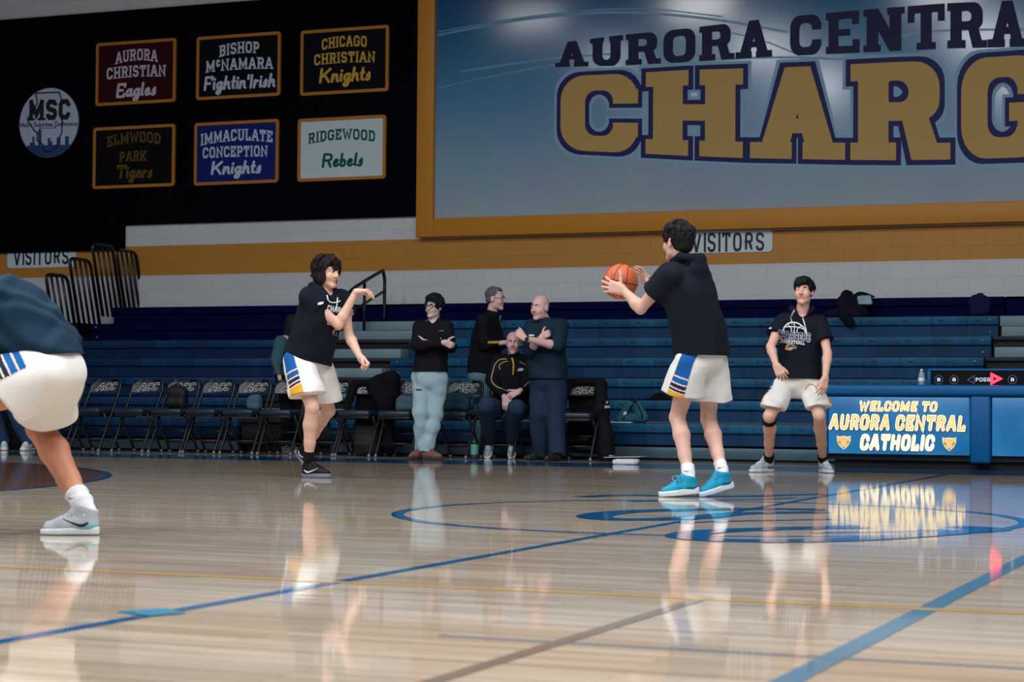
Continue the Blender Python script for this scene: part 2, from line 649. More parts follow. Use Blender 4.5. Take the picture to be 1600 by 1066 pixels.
def surface_nets(D, M, lo, h, relax=1):
    sg = D < 0
    c = np.zeros(tuple(n - 1 for n in D.shape), np.uint8)
    for i in (0, 1):
        for j in (0, 1):
            for k in (0, 1):
                c += sg[i:D.shape[0] - 1 + i, j:D.shape[1] - 1 + j, k:D.shape[2] - 1 + k]
    act = (c > 0) & (c < 8)
    I = np.argwhere(act)
    idx = np.full(c.shape, -1, np.int32)
    idx[tuple(I.T)] = np.arange(len(I))
    acc = np.zeros((len(I), 3))
    cnt = np.zeros(len(I))
    cor = [(i, j, k) for i in (0, 1) for j in (0, 1) for k in (0, 1)]
    val = {q: D[I[:, 0] + q[0], I[:, 1] + q[1], I[:, 2] + q[2]] for q in cor}
    for q in cor:
        for ax_ in range(3):
            if q[ax_] == 0:
                r = tuple(q[i] + (1 if i == ax_ else 0) for i in range(3))
                a, b = val[q], val[r]
                x = (a < 0) != (b < 0)
                t = np.where(x, a / np.where(np.abs(a - b) < 1e-12, 1, a - b), 0)
                for i in range(3):
                    acc[:, i] += np.where(x, q[i] + (t if i == ax_ else 0), 0)
                cnt += x
    V = lo + h * (I + acc / cnt[:, None])
    mi = M[I[:, 0], I[:, 1], I[:, 2]]
    quads = []
    n = D.shape
    for ax_ in range(3):
        b1, b2 = (ax_ + 1) % 3, (ax_ + 2) % 3
        sl0 = [slice(1, m - 1) for m in n]
        sl1 = list(sl0)
        sl0[ax_], sl1[ax_] = slice(0, n[ax_] - 1), slice(1, n[ax_])
        a, b = sg[tuple(sl0)], sg[tuple(sl1)]
        E = np.argwhere(a != b)
        if not len(E):
            continue
        inside = a[tuple(E.T)]
        off = np.ones(3, int)
        off[ax_] = 0
        E = E + off
        f = []
        for (d1, d2) in ((0, 0), (1, 0), (1, 1), (0, 1)):
            q = E.copy()
            q[:, b1] -= d1
            q[:, b2] -= d2
            f.append(idx[q[:, 0], q[:, 1], q[:, 2]])
        f = np.stack(f, 1)
        f[~inside] = f[~inside][:, ::-1]
        quads.append(f)
    Q = np.concatenate(quads)
    Q = Q[(Q >= 0).all(1)]
    for _ in range(relax):
        for lam in (.5, -.45):
            s_ = np.zeros_like(V)
            w_ = np.zeros(len(V))
            for e in range(4):
                a, b = Q[:, e], Q[:, (e + 1) % 4]
                for cc in range(3):
                    s_[:, cc] += np.bincount(a, V[b, cc], len(V)) + np.bincount(b, V[a, cc], len(V))
                w_ += np.bincount(a, minlength=len(V)) + np.bincount(b, minlength=len(V))
            V = V + lam * (s_ / np.maximum(w_, 1)[:, None] - V)
    return V, Q, mi[Q[:, 0]]


def quick_mesh(name, V, Q, mats, MI, parent=None):
    me = bpy.data.meshes.new(name)
    me.vertices.add(len(V))
    me.vertices.foreach_set('co', V.astype(np.float32).ravel())
    me.loops.add(len(Q) * 4)
    me.loops.foreach_set('vertex_index', Q.astype(np.int32).ravel())
    me.polygons.add(len(Q))
    me.polygons.foreach_set('loop_start', np.arange(0, len(Q) * 4, 4, dtype=np.int32))
    me.polygons.foreach_set('use_smooth', np.ones(len(Q), bool))
    for m in (mats if isinstance(mats, (list, tuple)) else [mats]):
        me.materials.append(m)
    me.polygons.foreach_set('material_index', np.asarray(MI).astype(np.int32))
    me.update()
    me.validate()
    o = bpy.data.objects.new(name, me)
    COL.objects.link(o)
    if parent is not None:
        o.parent = parent
    return o


def bvh_of(o):
    me = o.data
    return BVHTree.FromPolygons([v.co[:] for v in me.vertices], [p.vertices[:] for p in me.polygons])


# ---- hair strands shader, skin and cloth materials
def skin(col):
    return mat('skin_%d_%d_%d' % col, col, rough=.52, spec=.35, noise=.06, nscale=14, bump=.08, bscale=180, sss=.12)


def lipm(col):
    return mat('lip_%d_%d_%d' % col, (int(col[0] * .92), int(col[1] * .78), int(col[2] * .77)), rough=.45)


def cloth(name, col, rough=.85, **kw):
    return mat(name, col, rough=rough, spec=kw.pop('spec', .2), bump=kw.pop('bump', .15), bscale=kw.pop('bscale', 90), noise=kw.pop('noise', .05), nscale=6, **kw)


def hairm(name, col):
    return mat(name, col, rough=.6, spec=.14, noise=.45, nscale=45, bump=.9, bscale=75)


M_EYE = mat('eye_white', (205, 205, 206), rough=.2)
M_IRIS = mat('eye_iris', (42, 30, 24), rough=.15)
M_WSOLE = mat('sole_white', (206, 212, 214), rough=.6)


class Fig:
    """one person: joints are surveyed from the photo (x, y, depth offset from the figure's own standing distance)"""

    def __init__(s, D, scale=1.0, h=.006):
        s.D, s.sc, s.h = D, scale, h
        s.V = Vol(h)
        s.root = None

    def P(s, x, y, dz=0.0):
        return atD(x, y, s.D + dz)

    def bone(s, par, x, y, L, sg=-1):
        """point on the sight line through (x, y) at bone length L from par; sg -1 nearer, +1 farther"""
        d = ray(x, y)
        o = EYE - np.array(par)
        A, B, Cc = d @ d, 2 * d @ o, o @ o - L * L
        disc_ = B * B - 4 * A * Cc
        t = -B / (2 * A) if disc_ < 0 else (-B + sg * math.sqrt(disc_)) / (2 * A)
        return EYE + d * t

    # directions in the viewer's frame: yaw 0 faces the camera, +90 faces picture right
    def dirv(s, yaw, pitch=0.0):
        y, p = math.radians(yaw), math.radians(pitch)
        r = np.array([math.cos(YAW), math.sin(YAW), 0])
        f = np.array([-math.sin(YAW), math.cos(YAW), 0])
        return unit((-math.cos(y) * f + math.sin(y) * r) * math.cos(p) + np.array([0, 0, math.sin(p)]))

    def head(s, c, yaw, pitch=0, roll=0, size=1.0, jaw=1.0, neck=None, brow=True, mouth=.0, nose=1.0):
        V, k = s.V, size * s.sc
        f = s.dirv(yaw, pitch)
        r = unit(np.cross(f, [0, 0, 1.0]))     # person's right hand side
        u = np.cross(r, f)
        r, u = rotv(r, f, math.radians(roll)), rotv(u, f, math.radians(roll))
        s.hf = (np.array(c, float), r, f, u, k)
        R = np.stack([r, f, u], 1)
        H = lambda x, y, z: np.array(c) + k * (x * r + y * f + z * u)
        s.H = H
        V.ell(H(0, -.012, .042), k * np.array([.077, .097, .088]), R, k=.03)
        V.ell(H(0, .030, -.022), k * np.array([.066 * jaw, .062, .082]), R, k=.03)
        V.cone(H(-.038 * jaw, .012, -.072), H(-.012, .066, -.102), k * .022, k * .018, k=.025)
        V.cone(H(.038 * jaw, .012, -.072), H(.012, .066, -.102), k * .022, k * .018, k=.025)
        V.ell(H(0, .070, -.102), k * np.array([.022, .018, .017]), R, k=.02)
        for sx in (-1, 1):
            V.ell(H(.036 * sx, .064, -.030), k * np.array([.026, .022, .026]), R, k=.02)      # cheek
            V.cone(H(.012 * sx, .086, .026), H(.048 * sx, .074, .026), k * .011, k * .009, k=.012)   # brow ridge
            V.ell(H(.032 * sx, .101, .004), k * np.array([.019, .018, .013]), R, k=.010, cut=True)  # eye socket
            V.cone(H(.016 * sx, .0845, .0125), H(.046 * sx, .076, .010), k * .0048, k=.004)            # upper lid
            V.cone(H(.018 * sx, .0835, -.008), H(.045 * sx, .075, -.006), k * .004, k=.006)
            V.ell(H(.079 * sx, -.012, -.004), k * np.array([.010, .021, .033]), R, k=.008)      # ear
            V.ell(H(.089 * sx, -.006, -.002), k * np.array([.006, .011, .018]), R, k=.006, cut=True)
        V.cone(H(0, .090, .016), H(0, .112 * nose, -.026), k * .009, k * .0125, k=.012)
        for sx in (-1, 1):
            V.ell(H(.013 * sx, .100, -.031), k * np.array([.009, .011, .008]), R, k=.006)
            V.ell(H(.007 * sx, .108, -.040), k * np.array([.004, .005, .004]), R, k=.003, cut=True)
        V.cone(H(-.020, .080, -.0625), H(0, .0915, -.0585), k * .0055, k * .0075, k=.006, m=1)
        V.cone(H(.020, .080, -.0625), H(0, .0915, -.0585), k * .0055, k * .0075, k=.006, m=1)
        V.cone(H(-.014, .083, -.073 - mouth), H(.014, .083, -.073 - mouth), k * .0078, k=.006, m=1)
        V.cone(H(-.019, .090, -.0665 - mouth / 2), H(.019, .090, -.0665 - mouth / 2), k * (.002 + mouth * .5), k=.003, cut=True)
        if brow:
            for sx in (-1, 1):
                V.chain([H(.014 * sx, .0955, .0285), H(.032 * sx, .0915, .034), H(.050 * sx, .0775, .029)], [k * .0042, k * .0045, k * .003], k=.002, m=2)
        if neck is not None:
            V.cone(H(0, -.018, -.055), neck, k * .053, k * .060, k=.03)
        return H

    def eyes(s, parent):
        c, r, f, u, k = s.hf
        for sx in (-1, 1):
            mb = MB()
            R = np.stack([r, u, f], 1)
            ec = s.H(.0315 * sx, .0735, .0035)
            prof = []
            n = 10
            for i in range(n + 1):
                a = PI * (i + .02) / (n + .04)
                prof.append((k * .0122 * math.sin(a), -k * .0122 * math.cos(a)))
            mb.lathe(prof, ec, 14, 0, R)
            for i, fc in enumerate(mb.f):
                cc = np.mean([mb.v[j] for j in fc], 0)
                if (cc - ec) @ f > k * .0122 * .88:
                    mb.mi[i] = 1
            mb.build('eye', [M_EYE, M_IRIS], parent)

    def arm(s, sh, el, wr, k=1.0, wrist=.026):
        V, q = s.V, s.sc * k
        V.cone(sh, sh + (el - sh) * .45, .056 * q, .046 * q, k=.03)
        V.cone(sh + (el - sh) * .35, el, .047 * q, .037 * q, k=.02)
        m = el + (wr - el) * .25
        V.cone(el, m, .038 * q, .041 * q, k=.02)
        V.cone(m, wr, .041 * q, wrist * q, k=.02)

    def leg(s, hip, kn, an, k=1.0):
        V, q = s.V, s.sc * k
        V.cone(hip, hip + (kn - hip) * .5, .092 * q, .073 * q, k=.03)
        V.cone(hip + (kn - hip) * .5, kn, .073 * q, .054 * q, k=.02)
        t = unit(an - kn)
        # calf bulges to the back of the shin: away from where the knee points
        bk = (hip - kn) + (an - kn)
        bk = bk - t * (bk @ t)
        n_ = np.linalg.norm(bk)
        bk = bk / n_ if n_ > .03 else np.zeros(3)
        m = kn + (an - kn) * .3
        V.cone(kn, m + bk * .012 * q, .053 * q, .058 * q, k=.02)
        V.cone(m + bk * .012 * q, kn + (an - kn) * .62, .058 * q, .044 * q, k=.02)
        V.cone(kn + (an - kn) * .6, an, .044 * q, .034 * q, k=.02)
        V.ell(kn - bk * .018 * q, np.array([.040, .040, .045]) * q, k=.02)

    def torso(s, hL, hR, sL, sR, prof=None, mid=None, V=None, k=.05, nseg=12, m=0, lo=0.0, hi=1.0):
        """stack of cross bars from the hip line to the shoulder line; prof rows: t, half width, half depth"""
        V = V or s.V
        prof = prof or [(0, .165, .110), (.25, .150, .100), (.5, .155, .108), (.8, .175, .118), (1.0, .150, .080)]
        pr = np.array(prof)
        hm, sm = (hL + hR) / 2, (sL + sR) / 2
        mid = (hm + sm) / 2 if mid is None else mid
        ctrl = 2 * mid - (hm + sm) / 2
        a0, a1 = unit(hL - hR), unit(sL - sR)
        for i in range(nseg + 1):
            t = lo + (hi - lo) * i / nseg
            c = (1 - t) ** 2 * hm + 2 * t * (1 - t) * ctrl + t * t * sm
            ax_ = unit(a0 * (1 - t) + a1 * t)
            hw, hd = np.interp(t, pr[:, 0], pr[:, 1]) * s.sc, np.interp(t, pr[:, 0], pr[:, 2]) * s.sc
            e = max(hw - hd, .001)
            V.cone(c - ax_ * e, c + ax_ * e, hd, hd, k=k, m=m)

    def hand(s, w, d, n, side, curl=(25, 30, 20), spread=6, thumb=(.55, .75, .15), tcurl=15, fk=None, size=1.0):
        """w wrist, d finger direction, n the way the palm faces, side = +1 if the thumb lies along n x d"""
        V, q = s.V, s.sc * size
        d = unit(d)
        n = unit(np.array(n) - d * (np.array(n) @ d))
        e = np.cross(n, d) * side
        kn = []
        for i, (o, l) in enumerate(((.032, .095), (.011, .099), (-.011, .095), (-.031, .086))):
            b = w + q * (d * l + e * o)
            kn.append(b)
            V.cone(w + q * (e * o * .55 + d * .01), b, .019 * q, .0125 * q, k=.016)
        V.cone(w + q * (d * .03 + e * .02), w + q * (d * .05 + e * .028) + n * .008 * q, .019 * q, .015 * q, k=.015)
        ln = (.074, .082, .077, .060)
        for i in range(4):
            c = fk[i] if fk else curl
            sp = math.radians(spread) * (1.5, .5, -.5, -1.5)[i]
            dd = unit(d * math.cos(sp) + e * math.sin(sp))
            ax_ = np.cross(dd, n)
            p = kn[i]
            ang = 0
            for j, fr in enumerate((.45, .31, .24)):
                ang += math.radians(c[j])
                v = rotv(dd, ax_, ang)
                g = p + v * ln[i] * fr * q
                ra = (.0098, .0088, .0078, .0068)[j] * q * (.9 if i == 3 else 1)
                rb = (.0098, .0088, .0078, .0068)[j + 1] * q * (.9 if i == 3 else 1)
                V.cone(p, g, ra, rb, k=.004)
                p = g
        td = unit(d * thumb[0] + e * thumb[1] + n * thumb[2])
        p = w + q * (d * .028 + e * .022)
        ax_ = np.cross(td, d) if np.linalg.norm(np.cross(td, d)) > .1 else n
        for j, (l, ra, rb) in enumerate(((.044, .0155, .012), (.033, .0118, .0105), (.027, .0102, .008))):
            v = rotv(td, ax_, math.radians(tcurl) * j)
            g = p + v * l * q
            V.cone(p, g, ra * q, rb * q, k=.008)
            p = g

    def finish(s, label, skincol, group=None, haircol=None, wr=None):
        hm = haircol or hairm('brow_hair', (34, 26, 24))
        o = s.V.build('person', [skin(skincol), lipm(skincol), hm])
        s.root = o
        tag(o, label, 'person', group)
        return o

    def cloth_build(s, V, name, mats, wr=None, paint=None, parent=None):
        return V.build(name, mats, parent or s.root, wr=wr, paint=paint)


def frame_of(d, up=(0, 0, 1.0)):
    d = unit(d)
    y = unit(np.cross(up, d))
    return np.stack([d, y, np.cross(d, y)], 1)


def footT(fig, mid, yaw, pitch=0.0, length=.295, lift=0.0):
    """mid = floor point under the middle of the sole; yaw in the viewer's frame; pitch>0 raises the heel about the toe"""
    d = fig.dirv(yaw)
    R = frame_of(d)
    L = length
    toe = np.array(mid) + d * L * .36
    if pitch:
        a = math.radians(pitch)
        dd = d * math.cos(a) + np.array([0, 0, -math.sin(a)])
        R = frame_of(dd, up=(0, 0, 1.0))
    heel0 = (np.array(mid) - d * L / 2) if not pitch else toe - R[:, 0] * L * .86
    heel0 = heel0 + np.array([0, 0, lift])
    k = L / .295
    T = lambda x, y, z: heel0 + R @ (np.array([x, y, z]) * k)
    return T, R, heel0, k


def shoe(fig, ft, upm, solem, sh=.037, bow=None, accent=None, laces=None, high=.115, swoosh=None, low=False, side=1, h=.0045):
    T, R, heel0, k = ft
    # sole
    S = Vol(h)
    ol = [(.036, 0, .034), (.10, .0, .034), (.185, .006 * side, .047), (.245, .010 * side, .038)]
    for i in range(3):
        a, b = ol[i], ol[i + 1]
        for z in (.010, .022, sh - .012):
            w_ = .006 if sh > .045 else 0
            S.cone(T(a[0], a[1], z), T(b[0], b[1], z + (.006 if i == 2 and z < .02 else 0)), (a[2] + w_) * k, (b[2] + w_) * k, k=.006)
    S.plane(T(0, 0, .003), -R[:, 2])
    S.plane(T(0, 0, sh), R[:, 2] + .05 * R[:, 0] * (sh > .04))
    sole = S
    U = Vol(h)
    U.cone(T(.045, 0, .05), T(.10, 0, .052), .036 * k, .036 * k, k=.02)
    U.cone(T(.10, 0, .056), T(.175, .004 * side, .050), .038 * k, .040 * k, k=.02)
    U.cone(T(.175, .005 * side, .046), T(.240, .009 * side, .038), .041 * k, .030 * k, k=.02)
    U.cone(T(.052, 0, .06), T(.052, 0, high - .01), .042 * k, .046 * k, k=.02)
    U.cone(T(.09, 0, .07), T(.078, 0, high - .012), .037 * k, .037 * k, k=.02)
    U.plane(T(.05, 0, high + .004), R[:, 2] - .35 * R[:, 0])
    if not low:
        U.cone(T(.15, 0, .072), T(.108, 0, high + .006), .030 * k, .022 * k, k=.015)      # tongue
    U.cone(T(.060, 0, high - .012), T(.058, 0, high + .05), .035 * k, .040 * k, k=.004, cut=True)
    U.plane(T(0, 0, .026), -R[:, 2])

    def paintf(Cn, MI, V_, Q_):
        q = (Cn - heel0) @ R / k
        MI = np.zeros(len(Cn), int)
        if accent:
            MI[(q[:, 0] < .10) & (q[:, 2] < .056) & (q[:, 2] > .030)] = 1
        return MI
    up_ = U.build('shoe', [upm] + ([accent] if accent else []), fig.root, paint=paintf if accent else None)
    sole.build('sole', solem, up_)
    lm = laces or upm
    lb = MB()
    for i in range(5):
        t = i / 4
        x, z = .118 + .062 * (1 - t) * 1.0, .0965 - .012 * (1 - t) + (.012 * t)
        x = .185 - .075 * t
        z = .090 + .030 * t
        lb.tube([T(x, -.030, z - .016), T(x + .004, -.014, z + .001), T(x + .004, .014, z + .001), T(x, .030, z - .016)], .0042 * k, n=5)
    lb.build('laces', lm, up_)
    if bow:
        b_ = MB()
        for sd in (-1, 1):
            b_.tube(bez([T(.125, 0, high - .01), T(.14, .03 * sd, high + .012), T(.165, .05 * sd, high + .0), T(.16, .03 * sd, high - .022), T(.125, 0, high - .01)], 5), .0045 * k, n=5)
        b_.build('lace_bow', bow, up_)
    if swoosh:
        bv = bvh_of(up_)
        for sd in (-1, 1):
            cv = bez([(.045, .063), (.075, .048), (.11, .055), (.175, .082)], 6)
            n = len(cv)
            mb = MB()
            ed = []
            for i, (x, z) in enumerate(cv):
                wd = .013 * math.sin(PI * min(1, (i + .6) / n) ** .6) + .001
                row = []
                for sgn in (-1, 1):
                    o = T(x, sd * .09, z + sgn * wd / 2)
                    hit = bv.ray_cast(Vector(o), Vector(R[:, 1] * -sd))
                    pt = np.array(hit[0]) if hit[0] is not None else T(x, sd * .04, z + sgn * wd / 2)
                    row.append(pt + R[:, 1] * sd * .003)
                ed.append(row)
            for i in range(n - 1):
                mb.face([ed[i][0], ed[i][1], ed[i + 1][1], ed[i + 1][0]])
            mb.build('logo', swoosh, up_, fix=False)
    return T


def sock(fig, an, kn, top, r0, r1, m, foot=None):
    """tube of cloth on the lower shin; top = how far up from the ankle (m)"""
    d = unit(kn - an)
    S = Vol(.005)
    S.cone(an + d * .004, an + d * top * .5, r0 * .86, r0 * .97, k=.01)
    S.cone(an + d * top * .5, an + d * (top + .03), r0 * .98, r1, k=.01)
    S.plane(an + d * top, d)
    return S.build('sock', m, fig.root, wr=(.0022, 95, 3))


def conform(name, polys, org, ex, ez, bvh, m, parent, off=.004, look=None, thick=.6):
    """lays flat print shapes (2D, metres) on a garment: points org + x*ex + z*ez pushed along look until they meet the cloth"""
    vs, fs = union2d(polys) if polys and not isinstance(polys, tuple) else polys
    look = unit(np.cross(ez, ex)) if look is None else unit(look)
    me = bmesh.new()
    bv = [me.verts.new((float(x), float(z), 0)) for x, z in vs]
    for f in fs:
        try:
            me.faces.new([bv[i] for i in f])
        except ValueError:
            pass
    bmesh.ops.triangulate(me, faces=me.faces[:])
    for _ in range(2):
        long = [e for e in me.edges if e.calc_length() > .03]
        if long:
            bmesh.ops.subdivide_edges(me, edges=long, cuts=1)
            bmesh.ops.triangulate(me, faces=me.faces[:])
    miss = []
    for v in me.verts[:]:
        p = np.array(org) + v.co.x * np.array(ex) + v.co.y * np.array(ez)
        o = Vector(p - look * thick)
        hit = bvh.ray_cast(o, Vector(look))
        if hit[0] is None:
            miss.append(v)
            continue
        v.co = Vector(np.array(hit[0]) - look * off)
    if len(miss) < len(me.verts):
        bmesh.ops.delete(me, geom=miss, context='VERTS')
    d = bpy.data.meshes.new(name)
    me.to_mesh(d)
    me.free()
    d.materials.append(m)
    o = bpy.data.objects.new(name, d)
    COL.objects.link(o)
    o.parent = parent
    return o


def text2d(txt, h, arch=0.0, width=None, **kw):
    L_, W = text_polys(txt, **kw)
    sx = h if width is None else width / W
    out = []
    for l in L_:
        for p in l:
            out.append([((q[0] - W / 2) * sx, q[1] * h + arch * (1 - ((q[0] - W / 2) / (W / 2)) ** 2)) for q in p])
    return out


def uaflogo(s=.03):
    """small emblem of two crossed arcs"""
    P = []
    a = [(s * math.sin(t) * .9, s * (.55 - .55 * math.cos(t))) for t in np.linspace(-1.1, 1.1, 8)]
    P += stroke([(x, z - .12 * s) for x, z in a], s * .3)
    P += stroke([(x, -z + .12 * s) for x, z in a], s * .3)
    return P


def tube_on(name, pts, r, m, parent, n=6):
    mb = MB()
    mb.tube(pts, r, n=n)
    return mb.build(name, m, parent)


def surf(bvh, p, look, off=.003, back=.6):
    h_ = bvh.ray_cast(Vector(np.array(p) - unit(look) * back), Vector(unit(look)))
    return (np.array(h_[0]) if h_[0] is not None else np.array(p)) - unit(look) * off
# ================================================================ SETTING
YB = 25.6            # back wall plane


def wood_floor():
    m = bpy.data.materials.new('maple_court')
    m.use_nodes = True
    nt = m.node_tree
    b = nt.nodes['Principled BSDF']
    tc = node(nt, 'ShaderNodeTexCoord')
    br = node(nt, 'ShaderNodeTexBrick', offset=0.37)
    br.inputs['Scale'].default_value = 1.0
    br.inputs['Brick Width'].default_value = 1.1
    br.inputs['Row Height'].default_value = 0.057
    br.inputs['Mortar Size'].default_value = 0.0012
    br.inputs['Color1'].default_value = rgb(198, 184, 166)
    br.inputs['Color2'].default_value = rgb(176, 161, 143)
    br.inputs['Mortar'].default_value = rgb(96, 74, 54)
    nt.links.new(tc.outputs['Object'], br.inputs['Vector'])
    # long grain and wear
    mp = node(nt, 'ShaderNodeMapping')
    mp.inputs['Scale'].default_value = (0.7, 9.0, 1.0)
    nt.links.new(tc.outputs['Object'], mp.inputs['Vector'])
    nz = node(nt, 'ShaderNodeTexNoise')
    nz.inputs['Scale'].default_value = 1.6
    nz.inputs['Detail'].default_value = 6
    nt.links.new(mp.outputs['Vector'], nz.inputs['Vector'])
    rp = node(nt, 'ShaderNodeValToRGB')
    rp.color_ramp.elements[0].position = .3
    rp.color_ramp.elements[0].color = (.72, .68, .64, 1)
    rp.color_ramp.elements[1].position = .7
    rp.color_ramp.elements[1].color = (1.0, 1.0, 1.0, 1)
    nt.links.new(nz.outputs['Fac'], rp.inputs['Fac'])
    mx = node(nt, 'ShaderNodeMix', data_type='RGBA', blend_type='MULTIPLY')
    mx.inputs[0].default_value = 1.0
    nt.links.new(br.outputs['Color'], mx.inputs[6])
    nt.links.new(rp.outputs['Color'], mx.inputs[7])
    nt.links.new(mx.outputs[2], b.inputs['Base Color'])
    b.inputs['Roughness'].default_value = 0.045
    b.inputs['Specular IOR Level'].default_value = 0.6
    # slight waviness of the lacquer, longer along the boards
    mp2 = node(nt, 'ShaderNodeMapping')
    mp2.inputs['Scale'].default_value = (0.6, 7.0, 1.0)
    nt.links.new(tc.outputs['Object'], mp2.inputs['Vector'])
    n2 = node(nt, 'ShaderNodeTexNoise')
    n2.inputs['Scale'].default_value = 3.0
    n2.inputs['Detail'].default_value = 2
    nt.links.new(mp2.outputs['Vector'], n2.inputs['Vector'])
    bp = node(nt, 'ShaderNodeBump')
    bp.inputs['Strength'].default_value = 0.028
    bp.inputs['Distance'].default_value = 0.01
    nt.links.new(n2.outputs['Fac'], bp.inputs['Height'])
    nt.links.new(bp.outputs['Normal'], b.inputs['Normal'])
    return m


M_WOOD = wood_floor()
fb = MB()
fb.box((-34, -4, -0.2), (12, YB + .3, 0))
floor = tag(fb.build('floor', M_WOOD), kind='structure')


def paint(name, col, rough=.05):
    return mat(name, col, rough=rough, spec=.42, noise=.1, nscale=3)


P_BLUE = paint('court_blue', (8, 88, 140))
P_NAVY = paint('court_navy', (38, 60, 118))
P_LBLUE = paint('court_light_blue', (82, 124, 150))
P_GREY = paint('court_grey', (120, 108, 100))
P_YEL = paint('court_yellow', (206, 164, 84))
P_STAIN = paint('court_stain', (112, 82, 66))


_nz = [0]


def floor_strip(pts, wd, m, z=.0012, closed=False, name='floor_line'):
    mb = MB()
    _nz[0] += 1
    z = z + _nz[0] * 8e-5
    for q in stroke(pts, wd, closed):
        mb.face([(p[0], p[1], z) for p in q])
    o = mb.build(name, m, floor)
    o['kind'] = 'structure'
    return o


def floor_poly(pts, m, z, name='floor_paint'):
    mb = MB()
    mb.face([(p[0], p[1], z) for p in pts])
    o = mb.build(name, m, floor)
    o['kind'] = 'structure'
    return o


def arc(c, r, a0, a1, n=48):
    return [(c[0] + r * math.cos(a0 + (a1 - a0) * k / n), c[1] + r * math.sin(a0 + (a1 - a0) * k / n)) for k in range(n + 1)]


floor_strip([(-3.17, -3.5), (-3.17, 18.8)], .055, P_BLUE)                       # halfway line
floor_strip([(-1.12, -3.5), (-1.12, 18.8)], .07, P_LBLUE)
floor_strip([(-1.85, -3.5), (-1.85, 6.3)], .05, P_GREY)
floor_strip([(-20, 6.24), (6, 6.24)], .05, P_YEL)
floor_strip([(-20, 9.6), (-4.7, 9.55)], .03, P_YEL)
floor_strip([(-2.2, 4.94), (3, 4.9)], .025, P_LBLUE)
floor_strip([(-1.55, 13.2), (3.0, 11.6)], .03, P_NAVY)
floor_strip([(-30, 19.35), (12, 19.35)], 1.25, P_BLUE, z=.0008)                     # painted border along the bench
floor_strip(arc((-3.2, 10.9), 1.75, 0, 2 * PI, 96)[:-1] + [arc((-3.2, 10.9), 1.75, 0, 2 * PI, 96)[0]], .07, P_BLUE, z=.0016)
floor_poly(arc((-14.6, 10.8), 6.25, -PI / 2, PI / 2, 64), P_STAIN, .0006)
floor_strip(arc((-14.6, 10.8), 6.25, -PI / 2, PI / 2, 96), .06, P_BLUE)
# big script letters of the centre-court logo, brushed in blue
for pts, wd in ([[(905, 777), (980, 774.5), (1060, 776), (1150, 776.5), (1230, 774), (1292, 773)], .16],
                [[(985, 784), (1060, 782.5), (1180, 781), (1240, 779)], .10],
                [[(1290, 797), (1180, 796), (1060, 797.5), (968, 801), (928, 807), (950, 811.5), (1010, 812.5), (1090, 809), (1160, 803), (1290, 801)], .20],
                [[(1350, 824), (1250, 826), (1150, 829), (1090, 833), (1072, 839), (1120, 844.5), (1230, 846), (1330, 843.5), (1420, 838), (1500, 832), (1552, 827.5), (1490, 823.5)], .20],
                [[(1060, 818), (1160, 815), (1300, 812.5)], .07],
                [[(1270, 834), (1360, 832), (1480, 829)], .08]):
    floor_strip([onZ(*p)[:2] for p in bez(pts, 5)], wd, P_BLUE, z=.0022, name='floor_lettering')
floor_strip([onZ(*p)[:2] for p in ((208, 961), (240, 958), (276, 956))], .16, paint('court_tape', (30, 140, 175)), z=.002, name='floor_tape')


